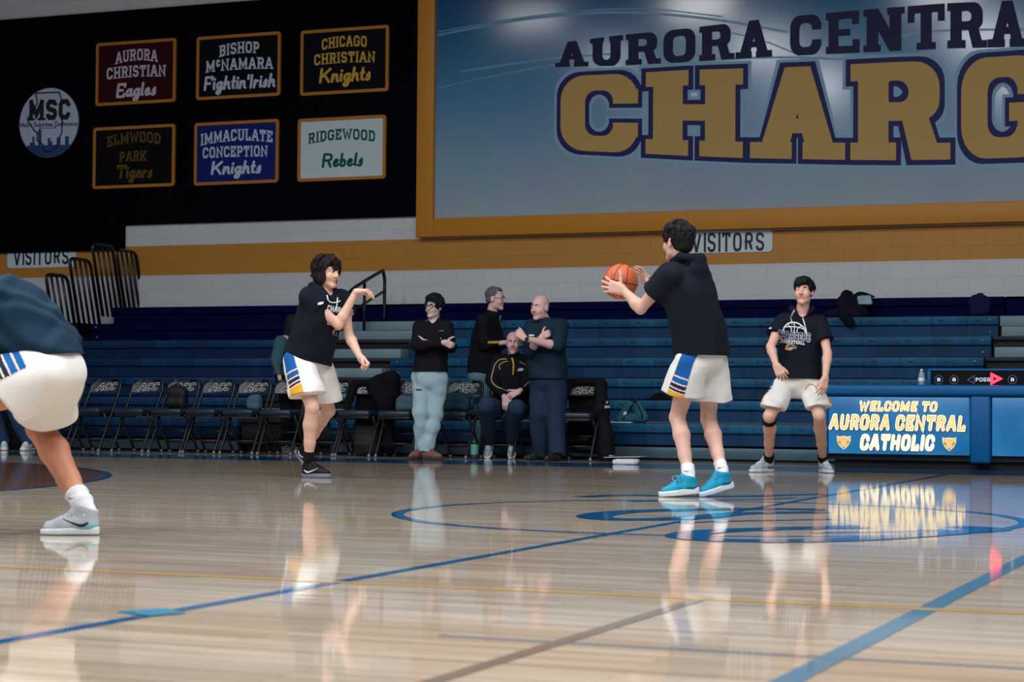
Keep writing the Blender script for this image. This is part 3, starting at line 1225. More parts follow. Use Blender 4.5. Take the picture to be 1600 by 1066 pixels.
def cmu_wall():
    """painted concrete block with a gold band; block joints from a brick pattern"""
    m = bpy.data.materials.new('painted_block')
    m.use_nodes = True
    nt = m.node_tree
    b = nt.nodes['Principled BSDF']
    tc = node(nt, 'ShaderNodeTexCoord')
    sp = node(nt, 'ShaderNodeSeparateXYZ')
    nt.links.new(tc.outputs['Object'], sp.inputs[0])
    cb = node(nt, 'ShaderNodeCombineXYZ')
    nt.links.new(sp.outputs['X'], cb.inputs['X'])
    nt.links.new(sp.outputs['Z'], cb.inputs['Y'])
    br = node(nt, 'ShaderNodeTexBrick', offset=0.5)
    br.inputs['Scale'].default_value = 1.0
    br.inputs['Brick Width'].default_value = 0.406
    br.inputs['Row Height'].default_value = 0.203
    br.inputs['Mortar Size'].default_value = 0.004
    br.inputs['Mortar Smooth'].default_value = 0.4
    ad = node(nt, 'ShaderNodeVectorMath', operation='ADD')
    ad.inputs[1].default_value = (0, 0.162, 0)
    nt.links.new(cb.outputs[0], ad.inputs[0])
    nt.links.new(ad.outputs[0], br.inputs['Vector'])

    def step(lo, hi):
        a = node(nt, 'ShaderNodeMath', operation='GREATER_THAN')
        a.inputs[1].default_value = lo
        c = node(nt, 'ShaderNodeMath', operation='LESS_THAN')
        c.inputs[1].default_value = hi
        k = node(nt, 'ShaderNodeMath', operation='MULTIPLY')
        nt.links.new(sp.outputs['Z'], a.inputs[0])
        nt.links.new(sp.outputs['Z'], c.inputs[0])
        nt.links.new(a.outputs[0], k.inputs[0])
        nt.links.new(c.outputs[0], k.inputs[1])
        return k
    mx = node(nt, 'ShaderNodeMix', data_type='RGBA')
    mx.inputs[6].default_value = rgb(202, 204, 206)
    mx.inputs[7].default_value = rgb(186, 126, 38)
    nt.links.new(step(2.50, 2.945).outputs[0], mx.inputs[0])
    m2 = node(nt, 'ShaderNodeMix', data_type='RGBA', blend_type='MULTIPLY')
    m2.inputs[0].default_value = 1.0
    nt.links.new(mx.outputs[2], m2.inputs[6])
    br.inputs['Color1'].default_value = (1, 1, 1, 1)
    br.inputs['Color2'].default_value = (.95, .95, .95, 1)
    br.inputs['Mortar'].default_value = (.88, .88, .88, 1)
    nt.links.new(br.outputs['Color'], m2.inputs[7])
    nt.links.new(m2.outputs[2], b.inputs['Base Color'])
    b.inputs['Roughness'].default_value = .55
    bp = node(nt, 'ShaderNodeBump', invert=True)
    bp.inputs['Strength'].default_value = .35
    bp.inputs['Distance'].default_value = .01
    nt.links.new(br.outputs['Fac'], bp.inputs['Height'])
    nt.links.new(bp.outputs['Normal'], b.inputs['Normal'])
    return m


wb = MB()
wb.box((-34, YB, 0), (12, YB + .3, 9.2))
tag(wb.build('wall_back', cmu_wall()), kind='structure')
cb_ = MB()
cb_.box((-34, -4, 9.2), (12, YB + .3, 9.4))
tag(cb_.build('ceiling', mat('roof_deck', (120, 124, 130), rough=.8)), kind='structure')

# ---------------------------------------------------------------- dark wall pad behind the conference boards
M_NAVYPAD = mat('navy_black_board', (5, 6, 15), rough=.9, spec=.05)
pb = MB()
# upright L: full height panel plus a deeper drop at its left end
out = [(-34, 2.89), (-16.62, 2.89), (-16.62, 3.265), (-11.80, 3.265), (-11.80, 6.52), (-34, 6.52)]
pb.prism(out, lambda u, v, d: np.array([u, d, v]), YB - .06, YB - .002)
tag(pb.build('dark_backboard', M_NAVYPAD), 'large dark navy panel on the wall behind the conference boards, left of the mural', 'wall panel')
YP = YB - .062

M_GOLD = mat('sign_gold', (176, 112, 22), rough=.5)
M_GOLDF = mat('frame_gold', (190, 124, 30), rough=.5, noise=.06)


def rect_on(corners, Y):
    """four photo corners (tl, tr, br, bl) -> upright rectangle x0,x1,z0,z1 on plane Y"""
    P = [onY(x, y, Y) for x, y in corners]
    return ((P[0][0] + P[3][0]) / 2, (P[1][0] + P[2][0]) / 2, (P[2][2] + P[3][2]) / 2, (P[0][2] + P[1][2]) / 2)


def rrect(x0, x1, z0, z1, r, n=5):
    o = []
    for cx, cz, a in ((x1 - r, z1 - r, 0), (x0 + r, z1 - r, PI / 2), (x0 + r, z0 + r, PI), (x1 - r, z0 + r, 1.5 * PI)):
        o += [(cx + r * math.cos(a + PI / 2 * k / n), cz + r * math.sin(a + PI / 2 * k / n)) for k in range(n + 1)]
    return o


XZ = lambda u, v, d: np.array([u, d, v])


def board(corners, col, tcol, lines, label, faint=False):
    Y = YP
    x0, x1, z0, z1 = rect_on(corners, Y)
    root = empty('conference_board', ((x0 + x1) / 2, Y, z0))
    tag(root, label, 'sign', 'school boards of the conference')
    off = np.array([(x0 + x1) / 2, Y, z0])
    L = lambda f: (lambda *a: f(*a) - off)
    mb = MB()
    mb.prism(rrect(x0 + .02, x1 - .02, z0 + .02, z1 - .02, .03), L(XZ), Y - .02, Y)
    mb.build('panel', mat('board_%d_%d_%d' % col, col, rough=.6, spec=.1), root)
    fr = MB()
    o_, i_ = rrect(x0, x1, z0, z1, .045), rrect(x0 + .045, x1 - .045, z0 + .045, z1 - .045, .015)
    n = len(o_)
    for k in range(n):
        l = (k + 1) % n
        a, b, c, d = o_[k], o_[l], i_[l], i_[k]
        for q, dp in (((a, b, c, d), Y - .032),):
            fr.face([L(XZ)(p[0], p[1], dp) for p in q])
        fr.face([L(XZ)(*a, Y), L(XZ)(*b, Y), L(XZ)(*b, Y - .032), L(XZ)(*a, Y - .032)])
        fr.face([L(XZ)(*d, Y - .02), L(XZ)(*c, Y - .02), L(XZ)(*c, Y - .032), L(XZ)(*d, Y - .032)])
    fr.build('frame', M_GOLD, root)
    tm = mat('letters_%d_%d_%d' % tcol, tcol, rough=.6, spec=.1)
    for (txt, st, xa, ya, xb, yb, h, arch) in lines:
        f = wall_line(xa, ya, xb, yb, h, h, Y, arch)
        kw = dict(t=.2, style='slab', gap=.14) if st == 'slab' else dict(t=.17, style='script', gap=-.02, slant=.12)
        text_obj('lettering', txt, L(f), tm, root, lift=.0225, **kw)
    return root


WHT = (190, 196, 214)
board([(153, 67), (277, 61), (275, 160), (150, 166)], (52, 10, 18), (196, 184, 200),
      [('AURORA', 'slab', 182, 101, 247, 97, 18, .04), ('CHRISTIAN', 'slab', 168, 125, 260, 120, 18, .02), ('Eagles', 'script', 181, 154, 245, 150, 23, 0)],
      'maroon conference board reading Aurora Christian Eagles in white letters')
board([(309, 58), (440, 50), (439, 150), (308, 157)], (8, 9, 16), WHT,
      [('BISHOP', 'slab', 344, 90, 406, 84, 18, .03), ('McNAMARA', 'slab', 323, 114, 427, 108, 18, .02), ("Fightin'Irish", 'script', 318, 143, 431, 137, 23, 0)],
      'black conference board with white letters, Bishop McNamara Fightin Irish')
board([(472, 48), (609, 40), (608, 143), (470, 150)], (8, 9, 14), (196, 158, 62),
      [('CHICAGO', 'slab', 504, 79, 574, 74, 17, .03), ('CHRISTIAN', 'slab', 492, 103, 587, 98, 17, .02), ('Knights', 'script', 498, 131, 580, 127, 24, 0)],
      'black conference board with yellow letters, Chicago Christian Knights')
board([(148, 200), (275, 194), (274, 291), (146, 296)], (8, 8, 10), (92, 74, 30),
      [('ELMWOOD', 'slab', 169, 231, 252, 226, 17, .05), ('PARK', 'slab', 188, 254, 230, 252, 16, .01), ('Tigers', 'script', 182, 280, 239, 279, 22, 0)],
      'black conference board with dim gold letters, Elmwood Park Tigers')
board([(306, 193), (437, 186), (436, 286), (304, 290)], (18, 34, 108), (176, 200, 216),
      [('IMMACULATE', 'slab', 315, 228, 427, 223, 18, .05), ('CONCEPTION', 'slab', 318, 248, 419, 245, 17, .01), ('Knights', 'script', 329, 274, 409, 272, 22, 0)],
      'dark blue conference board, Immaculate Conception Knights in pale letters')
board([(467, 187), (605, 179), (603, 280), (466, 284)], (196, 212, 218), (14, 84, 84),
      [('RIDGEWOOD', 'slab', 483, 226, 587, 222, 17, .05), ('Rebels', 'script', 502, 263, 568, 261, 23, 0)],
      'white conference board with green letters, Ridgewood Rebels')

# round conference emblem
cx_, cz_ = onY(77.5, 192, YP)[[0, 2]]
rx = (onY(124, 190, YP)[0] - onY(31, 194, YP)[0]) / 2
rz_ = (onY(77, 138, YP)[2] - onY(77, 247, YP)[2]) / 2
root = empty('conference_emblem', (cx_, YP, cz_ - rz_))
tag(root, 'round white emblem with the letters MSC over a skyline, left of the boards', 'emblem')
off = np.array([cx_, YP, cz_ - rz_])
L = lambda f: (lambda *a: f(*a) - off)
rr = (rx + rz_) / 2
mb = MB()
mb.prism([(cx_ + rx * c, cz_ + rz_ * s) for c, s in [(math.cos(t), math.sin(t)) for t in np.linspace(0, 2 * PI, 65)[:-1]]], L(XZ), YP - .02, YP)
mb.build('disc', mat('emblem_white', (176, 186, 208), rough=.5), root)
sk = MB()
em = lambda x, y, d=.0225: onY(x, y, YP) * np.array([1, 0, 1]) + np.array([0, YP - d, 0]) - off
low = [(cx_ + rx * .985 * math.cos(t), cz_ + rz_ * .985 * math.sin(t)) for t in np.linspace(math.radians(222), math.radians(318), 24)]
top = [(118, 224), (110, 224), (110, 213), (103, 213), (103, 228), (96, 228), (96, 215), (90, 215), (90, 226), (83, 226), (83, 221), (80, 221), (80, 216), (76, 216), (76, 226), (66, 226), (66, 202), (64, 197), (62, 204), (62, 228), (56, 228), (56, 220), (54, 214), (52, 220), (52, 224), (48, 224), (48, 228), (42, 228)]
base = em(77, 228)
sq = lambda x, y: tuple(onY(x, y, YP)[[0, 2]])
pol = [[sq(xa, 229), sq(xb, 229), sq(xb, yt), sq(xa, yt)] for (xa, xb, yt) in ((44, 110, 227.5), (48, 56, 223), (52, 55, 214), (61, 66, 203), (63, 64.5, 197), (76, 80, 216), (80, 83, 221), (90, 96, 215), (103, 109, 213))]
pol += [[sq(48, 235), sq(106, 235), sq(106, 228.5), sq(48, 228.5)]] + [[low[k], low[k + 1], sq(78, 231)] for k in range(len(low) - 1)] + [[sq(44, 228), sq(110, 228), low[-1], low[0]]]
vs, fs = union2d(pol)
sk.mesh([L(XZ)(u, v, YP - .0225) for u, v in vs], fs)
sk.build('skyline', mat('emblem_blue', (26, 62, 116), rough=.5), root, fix=False)
ol = MB()
outl = [(57, 146), (94, 144.5), (97, 155), (98.5, 190), (98, 208), (93, 217), (90, 230), (82, 236), (76, 238), (70, 235), (69, 227), (59, 219), (60, 208), (55, 205), (52, 199), (46, 191), (45, 184), (53, 178), (60, 160), (57, 146)]
o2 = [tuple(onY(x, y, YP)[[0, 2]]) for x, y in outl]
for q in stroke(o2, .022):
    ol.face([L(XZ)(u, v, YP - .0245) for u, v in q])
ol.build('state_outline', mat('emblem_dark', (22, 14, 24), rough=.5), root, fix=False)
M_EK = mat('emblem_black', (12, 12, 24), rough=.5)
text_obj('lettering', 'MSC', L(wall_line(46, 189, 111, 187, 32, 32, YP)), M_EK, root, lift=.027, t=.24, style='slab', gap=.1)
text_obj('lettering', 'Metro Suburban Conference', L(wall_line(33, 199.5, 122, 197, 8, 8, YP)), mat('emblem_text', (20, 40, 80), rough=.5), root, lift=.0275, t=.15, style='script', gap=.1)
text_obj('lettering', 'Established 1996', L(wall_line(63, 202, 90, 201, 2.4, 2.4, YP)), M_EK, root, lift=.0275, t=.14, style='script', gap=.12)
tr = MB()
tr.tube([L(XZ)(cx_ + rx * math.cos(t), cz_ + rz_ * math.sin(t), YP - .012) for t in np.linspace(0, 2 * PI, 65)[:-1]], .011, n=6, closed=True)
tr.build('rim', mat('emblem_rim', (70, 28, 46), rough=.5), root)

# ---------------------------------------------------------------- the big mural
YM = YB - .10


def mural_mat():
    m = bpy.data.materials.new('mural_print')
    m.use_nodes = True
    nt = m.node_tree
    b = nt.nodes['Principled BSDF']
    tc = node(nt, 'ShaderNodeTexCoord')
    sp = node(nt, 'ShaderNodeSeparateXYZ')
    nt.links.new(tc.outputs['Object'], sp.inputs[0])
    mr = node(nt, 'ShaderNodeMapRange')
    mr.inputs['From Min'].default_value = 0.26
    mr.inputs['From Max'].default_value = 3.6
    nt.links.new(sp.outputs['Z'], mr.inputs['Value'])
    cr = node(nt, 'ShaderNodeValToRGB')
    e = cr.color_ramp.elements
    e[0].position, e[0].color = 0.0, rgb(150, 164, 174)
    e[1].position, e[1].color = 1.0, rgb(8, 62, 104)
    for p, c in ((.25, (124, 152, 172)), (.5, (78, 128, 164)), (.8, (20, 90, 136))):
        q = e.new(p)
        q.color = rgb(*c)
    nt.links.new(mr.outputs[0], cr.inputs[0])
    nz = node(nt, 'ShaderNodeTexNoise')
    nz.inputs['Scale'].default_value = .8
    nz.inputs['Detail'].default_value = 5
    nt.links.new(tc.outputs['Object'], nz.inputs['Vector'])
    mx = node(nt, 'ShaderNodeMix', data_type='RGBA', blend_type='SOFT_LIGHT')
    mx.inputs[0].default_value = .25
    nt.links.new(cr.outputs[0], mx.inputs[6])
    nt.links.new(nz.outputs['Color'], mx.inputs[7])
    nt.links.new(mx.outputs[2], b.inputs['Base Color'])
    b.inputs['Roughness'].default_value = .13
    b.inputs['Specular IOR Level'].default_value = .5
    return m


MX0, MX1, MZ0, MZ1 = -11.74, 1.6, 2.955, 8.3
root = empty('mural', ((MX0 + MX1) / 2, YM, MZ0))
tag(root, 'huge blue printed mural in a gold frame with arched navy and gold lettering', 'mural')
off = np.array([(MX0 + MX1) / 2, YM, MZ0])
L = lambda f: (lambda *a: f(*a) - off)
mb = MB()
mb.box(np.array((MX0 + .1, YM, MZ0 + .1)) - off, np.array((MX1 - .1, YB - .005, MZ1 - .1)) - off)
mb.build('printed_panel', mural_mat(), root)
fr = MB()
fw = .262
for lo, hi in (((MX0, YM - .06, MZ0), (MX0 + fw, YB - .005, MZ1)), ((MX1 - fw, YM - .06, MZ0), (MX1, YB - .005, MZ1)),
               ((MX0 + fw, YM - .06, MZ0), (MX1 - fw, YB - .005, MZ0 + fw)), ((MX0 + fw, YM - .06, MZ1 - fw), (MX1 - fw, YB - .005, MZ1))):
    fr.box(np.array(lo) - off, np.array(hi) - off, 0, .008)
fr.build('frame', M_GOLDF, root)
# pale light trails printed across the sky part
for pts, wd in ([[(684, 55), (800, 33), (900, 22), (1000, 20), (1120, 31), (1230, 50)], .035], [[(684, 50), (800, 30), (900, 18), (1010, 14), (1130, 26)], .018],
                [[(720, 112), (800, 100), (880, 90), (960, 84)], .03], [[(684, 137), (780, 117), (870, 100)], .02], [[(1120, 92), (1260, 90), (1420, 100)], .03],
                [[(1380, 60), (1470, 48), (1600, 46)], .03], [[(1100, 44), (1180, 60), (1240, 82)], .02]):
    pl = [tuple(onY(x, y, YM)[[0, 2]]) for x, y in bez(pts, 6)]
    n = len(pl)
    qs = stroke(pl, wd, False)
    st = MB()
    for q in qs:
        st.face([L(XZ)(u, v, YM - .0015) for u, v in q])
    st.build('light_trail', mat('mural_trails', (84, 138, 168), rough=.32, noise=.15, nscale=3), root, fix=False)


def curve_line(xs, tops, bots, Y):
    """lettering between two curves given in photo measurements (x, top y, base y), on the plane Y"""
    T = [onY(x, y, Y) for x, y in zip(xs, tops)]
    B = [onY(x, y, Y) for x, y in zip(xs, bots)]
    bx = np.array([p[0] for p in B])
    bz = np.array([p[2] for p in B])
    tz = np.array([p[2] for p in T])

    def f(X, v, lift=0.0):
        z0 = np.interp(X, bx, bz)
        z1 = np.interp(X, bx, tz)
        return np.array([X, Y - lift, z0 + (z1 - z0) * v])
    return f, (lambda x: onY(x, 200, Y)[0])


def big_letters(word, spans, f, X, t, grow_layers, root, style='block', serif=True):
    """each letter fills its own span of the wall"""
    for (mname, mm, grow, lift) in grow_layers:
        mb = MB()
        for n_, (ch, (xa, xb)) in enumerate(zip(word, spans)):
            vs, fs = union2d(LETTER(ch, t, grow)[0])
            mb.mesh([f(X(xa) + (X(xb) - X(xa)) * u, v, lift + (n_ % 2) * 6e-4) - off for u, v in vs], fs)
        mb.build(mname, mm, root, fix=False)


def LETTER(ch, t, grow):
    """heavy slab letters drawn in a unit square (u across the span, v up); t = stem width, grow = outline"""
    tv = .205                 # horizontal bar height
    g, gv = grow
    P = []
    R = lambda x0, x1, y0, y1: P.append([(x0 - g, y0 - gv), (x1 + g, y0 - gv), (x1 + g, y1 + gv), (x0 - g, y1 + gv)])
    Q = lambda *p: P.append(list(p))

    def bowl(x0, x1, y0, y1, tl, tr, br_, bl, ti=None, tb=None):
        """rounded ring; corner radii in u; the ring is t wide at the sides and tv high at top/bottom"""
        th, tw = (ti or tv), (tb or t)
        n = 6

        def ringp(ins):
            a, b, c, d = x0 + ins * tw - (g if not ins else -g), x1 - ins * tw + (g if not ins else -g), y0 + ins * th - (gv if not ins else -gv), y1 - ins * th + (gv if not ins else -gv)
            o = []
            for (cx, cy, sx, sy, r, a0) in ((b, d, -1, -1, tr, 0), (a, d, 1, -1, tl, PI / 2), (a, c, 1, 1, bl, PI), (b, c, -1, 1, br_, 1.5 * PI)):
                r = max(.001, r * (1 if not ins else .45))
                rv = r * 1.05
                for k in range(n + 1):
                    an = a0 + PI / 2 * k / n
                    o.append((cx + sx * r + r * math.cos(an), cy + sy * rv + rv * math.sin(an)))
            return o
        return ringp(0), ringp(1)

    def ring(o, i, skip=lambda p: False):
        m = len(o)
        for k in range(m):
            l = (k + 1) % m
            c = ((o[k][0] + o[l][0] + i[k][0] + i[l][0]) / 4, (o[k][1] + o[l][1] + i[k][1] + i[l][1]) / 4)
            if not skip(c):
                Q(o[k], o[l], i[l], i[k])
    if ch in 'COGUS':
        o, i = bowl(0, 1, 0, 1, .3, .3, .3, .3)
        if ch == 'O':
            ring(o, i)
        elif ch in 'CG':
            ring(o, i, lambda c: c[0] > 1 - t - .02 and .25 < c[1] < .75)
            R(1 - t, 1, .62, .80)
            if ch == 'C':
                R(1 - t, 1, .20, .38)
            else:
                R(1 - t, 1, .15, .52)
                R(.58, 1, .36, .54)
        elif ch == 'U':
            o, i = bowl(.08, .92, 0, 1.0, .05, .05, .3, .3)
            ring(o, i, lambda c: c[1] > .75 and .08 + t * .9 < c[0] < .92 - t * .9)
            R(.08, .08 + t, .4, 1)
            R(.92 - t, .92, .4, 1)
            R(0, .42, .82, 1)
            R(.58, 1, .82, 1)
    elif ch == 'H':
        R(.06, .06 + t, 0, 1); R(.94 - t, .94, 0, 1); R(.1, .9, .41, .60)
        for a, b in ((-.02, .44), (.56, 1.02)):
            R(a, b, 0, .18); R(a, b, .82, 1)
    elif ch == 'A':
        for s in (0, 1):
            m_ = (lambda x: x) if s == 0 else (lambda x: 1 - x)
            Q(*[(m_(x), y) for x, y in ((.06 - g, .0 - gv), (.06 + t + g, 0 - gv), (.62 + g * .6, 1 + gv), (.36 - g, 1 + gv))])
        R(.25, .75, .28, .44)
        R(-.02, .44, 0, .18); R(.56, 1.02, 0, .18); R(.37, .63, .86, 1)
    elif ch == 'R':
        R(.08, .08 + t, 0, 1)
        o, i = bowl(.08, .93, .40, 1, .05, .25, .2, .05, .19)
        ring(o, i)
        R(.1, .6, .81, 1); R(.1, .6, .40, .57)
        Q((.52 - g, .5), (.80 + g, .48), (.96 + g, .0 - gv), (.96 - t - g, 0 - gv))
        R(0, .48, 0, .18); R(0, .3, .82, 1); R(.66, 1.04, 0, .17)
    elif ch == 'E':
        R(.08, .08 + t, 0, 1); R(.0, .98, .82, 1); R(.0, 1, 0, .18); R(.1, .72, .42, .58); R(.98 - t * .7, .98, .68, 1); R(1 - t * .7, 1, 0, .32)
    elif ch == 'N':
        R(.06, .06 + t, 0, 1); R(.94 - t, .94, 0, 1)
        Q((.06 - g, 1 + gv), (.06 + t + g, 1 + gv), (.94 + g, -gv), (.94 - t - g, -gv))
        R(-.02, .42, 0, .16); R(.58, 1.02, .84, 1); R(-.02, .2, .84, 1)
    elif ch == 'T':
        R(.5 - t / 2, .5 + t / 2, 0, 1); R(0, 1, .82, 1); R(0, t * .62, .62, 1); R(1 - t * .62, 1, .62, 1); R(.24, .76, 0, .16)
    elif ch == 'L':
        R(.08, .08 + t, 0, 1); R(0, .5, .82, 1); R(0, 1, 0, .18); R(1 - t * .7, 1, 0, .36)
    elif ch == 'S':
        o, i = bowl(0, 1, .41, 1, .3, .3, .3, .3)
        ring(o, i, lambda c: c[0] > .6 and c[1] < .78)
        o, i = bowl(0, 1, 0, .59, .3, .3, .3, .3)
        ring(o, i, lambda c: c[0] < .4 and c[1] > .22)
    return P, 1.0


M_NAVY = mat('mural_navy', (16, 20, 84), rough=.5, spec=.2)
M_DNAVY = mat('mural_dark_navy', (8, 12, 58), rough=.5, spec=.2)
M_MGOLD = mat('mural_gold', (180, 148, 84), rough=.5, spec=.2)
M_HALO = mat('mural_halo', (128, 164, 190), rough=.5, spec=.2)
# first line: letters grow towards the middle
f, X = curve_line([868, 960, 1060, 1200, 1330, 1480, 1600, 1750], [68, 56, 46, 29, 17, 5, 0, -8], [105, 103, 98, 89, 83, 76, 73, 70], YM)
sp1 = [(868, 918), (921, 973), (977, 1030), (1036, 1086), (1092, 1145), (1150, 1205), (1234, 1283), (1290, 1343), (1350, 1412), (1418, 1476), (1480, 1540), (1544, 1604), (1610, 1664)]
big_letters('AURORACENTRAL', sp1, f, X, .30, (('lettering', M_DNAVY, (0, 0), .004),), root)
f, X = curve_line([868, 935, 1000, 1060, 1160, 1240, 1320, 1400, 1480, 1540, 1600, 1700], [120, 117, 114, 110, 107, 105, 101, 97, 95, 90, 86, 84], [234, 237, 240, 243, 247, 248.5, 250, 250.5, 249.5, 248, 246, 240], YM)
sp2 = [(876, 997), (1012, 1158), (1175, 1318), (1329, 1479), (1502, 1632), (1650, 1770)]
big_letters('CHARGE', sp2, f, X, .32, (('lettering_halo', M_HALO, (.085, .085), .002), ('lettering_outline', M_NAVY, (.052, .052), .0045), ('lettering', M_MGOLD, (0, 0), .0075)), root)


# ---------------------------------------------------------------- VISITORS signs
def visitors(x0, x1, z0, z1, txy, label):
    Y = YB - .001
    root = empty('visitors_sign', ((x0 + x1) / 2, Y, z0))
    tag(root, label, 'sign', 'visitors signs on the gold band')
    off = np.array([(x0 + x1) / 2, Y, z0])
    L_ = lambda f: (lambda *a: f(*a) - off)
    mb = MB()
    mb.prism(rrect(x0, x1, z0, z1, .05), L_(XZ), Y - .012, Y)
    mb.build('plate', mat('visitors_plate', (200, 214, 222), rough=.5), root)
    text_obj('lettering', 'VISITORS', L_(wall_line(*txy, Y - .012)), mat('visitors_black', (10, 11, 16), rough=.5), root, lift=.002, t=.155, style='sans', gap=.17, wide=.82)


visitors(-18.75, -17.50, 2.655, 2.95, (21, 415, 107, 413, 25, 25), 'white visitors sign on the gold band at the far left, under the dark panel')
visitors(-7.88, -6.63, 2.655, 2.95, (1081, 395, 1194, 392, 31, 29), 'white visitors sign on the gold band below the mural')

# ================================================================ BLEACHERS
def bleach_mat(name, c1, c2, wdt, off):
    m = bpy.data.materials.new(name)
    m.use_nodes = True
    nt = m.node_tree
    b = nt.nodes['Principled BSDF']
    tc = node(nt, 'ShaderNodeTexCoord')
    br = node(nt, 'ShaderNodeTexBrick', offset=.0)
    br.inputs['Scale'].default_value = 1.0
    br.inputs['Brick Width'].default_value = wdt
    br.inputs['Row Height'].default_value = 50.0
    br.inputs['Mortar Size'].default_value = .003
    br.inputs['Color1'].default_value = rgb(*c1)
    br.inputs['Color2'].default_value = rgb(*c2)
    br.inputs['Mortar'].default_value = rgb(*[int(v * .45) for v in c2])
    sp = node(nt, 'ShaderNodeSeparateXYZ')
    cb = node(nt, 'ShaderNodeCombineXYZ')
    a = node(nt, 'ShaderNodeMath', operation='ADD')
    a.inputs[1].default_value = 40 + off
    nt.links.new(tc.outputs['Object'], sp.inputs[0])
    nt.links.new(sp.outputs['X'], a.inputs[0])
    nt.links.new(a.outputs[0], cb.inputs['X'])
    cb.inputs['Y'].default_value = 10.0
    nt.links.new(cb.outputs[0], br.inputs['Vector'])
    mp = node(nt, 'ShaderNodeMapping')
    mp.inputs['Scale'].default_value = (5.0, 1, 1.2)
    nt.links.new(tc.outputs['Object'], mp.inputs['Vector'])
    nz = node(nt, 'ShaderNodeTexNoise')
    nz.inputs['Scale'].default_value = 1.6
    nz.inputs['Detail'].default_value = 5
    nt.links.new(mp.outputs[0], nz.inputs['Vector'])
    mx = node(nt, 'ShaderNodeMix', data_type='RGBA', blend_type='OVERLAY')
    mx.inputs[0].default_value = .55
    nt.links.new(br.outputs['Color'], mx.inputs[6])
    nt.links.new(nz.outputs['Fac'], mx.inputs[7])
    nt.links.new(mx.outputs[2], b.inputs['Base Color'])
    b.inputs['Roughness'].default_value = .5
    b.inputs['Specular IOR Level'].default_value = .2
    return m


M_TREAD = mat('bleacher_deck', (54, 66, 80), rough=.6)
M_NAVYB = mat('bleacher_navy', (4, 10, 54), rough=.75, spec=.05, noise=.15, nscale=3)
M_SKIRT = mat('bleacher_steel', (66, 92, 108), rough=.4, metal=.3, noise=.08)
M_DARK = mat('bleacher_dark', (10, 12, 18), rough=.7)
M_STEP = mat('step_board', (108, 132, 142), rough=.5, noise=.18, nscale=6)
M_BLKM = mat('black_steel', (12, 13, 18), rough=.32, spec=.5)
M_SCREW = mat('bolt_steel', (190, 200, 210), rough=.25, metal=.8)
RISE, TREAD, Y0 = .2625, .56, 21.6


def zt(k):
    return .415 + RISE * k


def bleacher(name, X0, X1, label, dark_from, off0, rows=7, c=((15, 82, 116), (12, 66, 100)), c2=((10, 58, 94), (8, 44, 80))):
    root = empty('bleacher', ((X0 + X1) / 2, Y0, 0))
    tag(root, label, 'bleachers', 'pull-out bleacher sections')
    o3 = np.array([(X0 + X1) / 2, Y0, 0])

    def bx(mb, lo, hi, m=0, bev=0):
        mb.box(np.array(lo) - o3, np.array(hi) - o3, m, bev)
    for k in range(rows):
        y, z = Y0 + TREAD * k, zt(k)
        if k >= dark_from:
            mats = [M_NAVYB, M_NAVYB, M_TREAD, M_DARK]
        else:
            mats = [bleach_mat('%s_seat_front_%d' % (name, k), c[0], c[1], .43, off0 + k * .137), bleach_mat('%s_riser_%d' % (name, k), c2[0], c2[1], .43 if k % 2 else .86, off0 + k * .31), M_TREAD, M_DARK]
        mb = MB()
        bx(mb, (X0, y - .035, z - .108), (X1, y + .30, z), 0, .012)           # seat with a rounded nose
        bx(mb, (X0 + .004, y, z - RISE + .018), (X1 - .004, y + .02, z - .104), 1)  # riser board
        if k < rows - 1:
            bx(mb, (X0 + .004, y + .28, z - .04), (X1 - .004, y + TREAD + .02, z - .012), 2)
        else:
            bx(mb, (X0 + .004, y + .28, z - .04), (X1 - .004, YB - .01, z - .012), 2)
        if k < dark_from:
            n = int((X1 - X0) / .43)
            ph = (off0 + k * .137) % .43
            for q in range(n):
                x = math.ceil((X0 + ph) / .43) * .43 - ph + q * .43 + .11
                if x < X1 - .12:
                    mb.sphere(np.array((x, y - .034, z - .052)) - o3, 1, 5, 4, None, (.04, .006, .012))
        if k < rows - 1:
            for xe in (X0 + .1, X1 - .1):
                for dz in (.05, .19):
                    mb.sphere(np.array((xe, y - (.036 if dz < .1 else .002), z - dz)) - o3, .011, 5, 5)
        mb.build('seat_row', mats + [mat('recess_blue', (8, 44, 84), rough=.5), M_SCREW], root)
    sk = MB()
    bx(sk, (X0, Y0 - .015, .02), (X1, Y0 + .01, .145), 0, .006)
    sk.build('skirt_board', M_SKIRT, root)
    ub = MB()
    bx(ub, (X0 + .02, Y0 + .15, .0), (X1 - .02, Y0 + .2, .35))
    ub.build('under_frame', M_DARK, root)
    # end panels closing the understructure, stepped like the rows
    for xe in (X0 + .02, X1 - .04):
        ep = MB()
        for k in range(rows):
            bx(ep, (xe, Y0 + TREAD * k + .05, .0), (xe + .02, Y0 + TREAD * (k + 1) + (.0 if k < rows - 1 else .02), zt(k) - .05))
        ep.build('end_panel', M_DARK, root)
    return root


bleacher('left', -16.4, -12.35, 'left bleacher section with two dark top rows, behind the row of folding chairs', 5, .05, c=((9, 54, 92), (8, 42, 76)), c2=((7, 40, 76), (6, 31, 64)))
bleacher('middle', -11.07, -3.53, 'wide blue bleacher section in the middle, below the mural', 6, .2)
bleacher('right', -2.33, 3.2, 'blue bleacher section at the right edge beyond the right aisle', 6, .3)


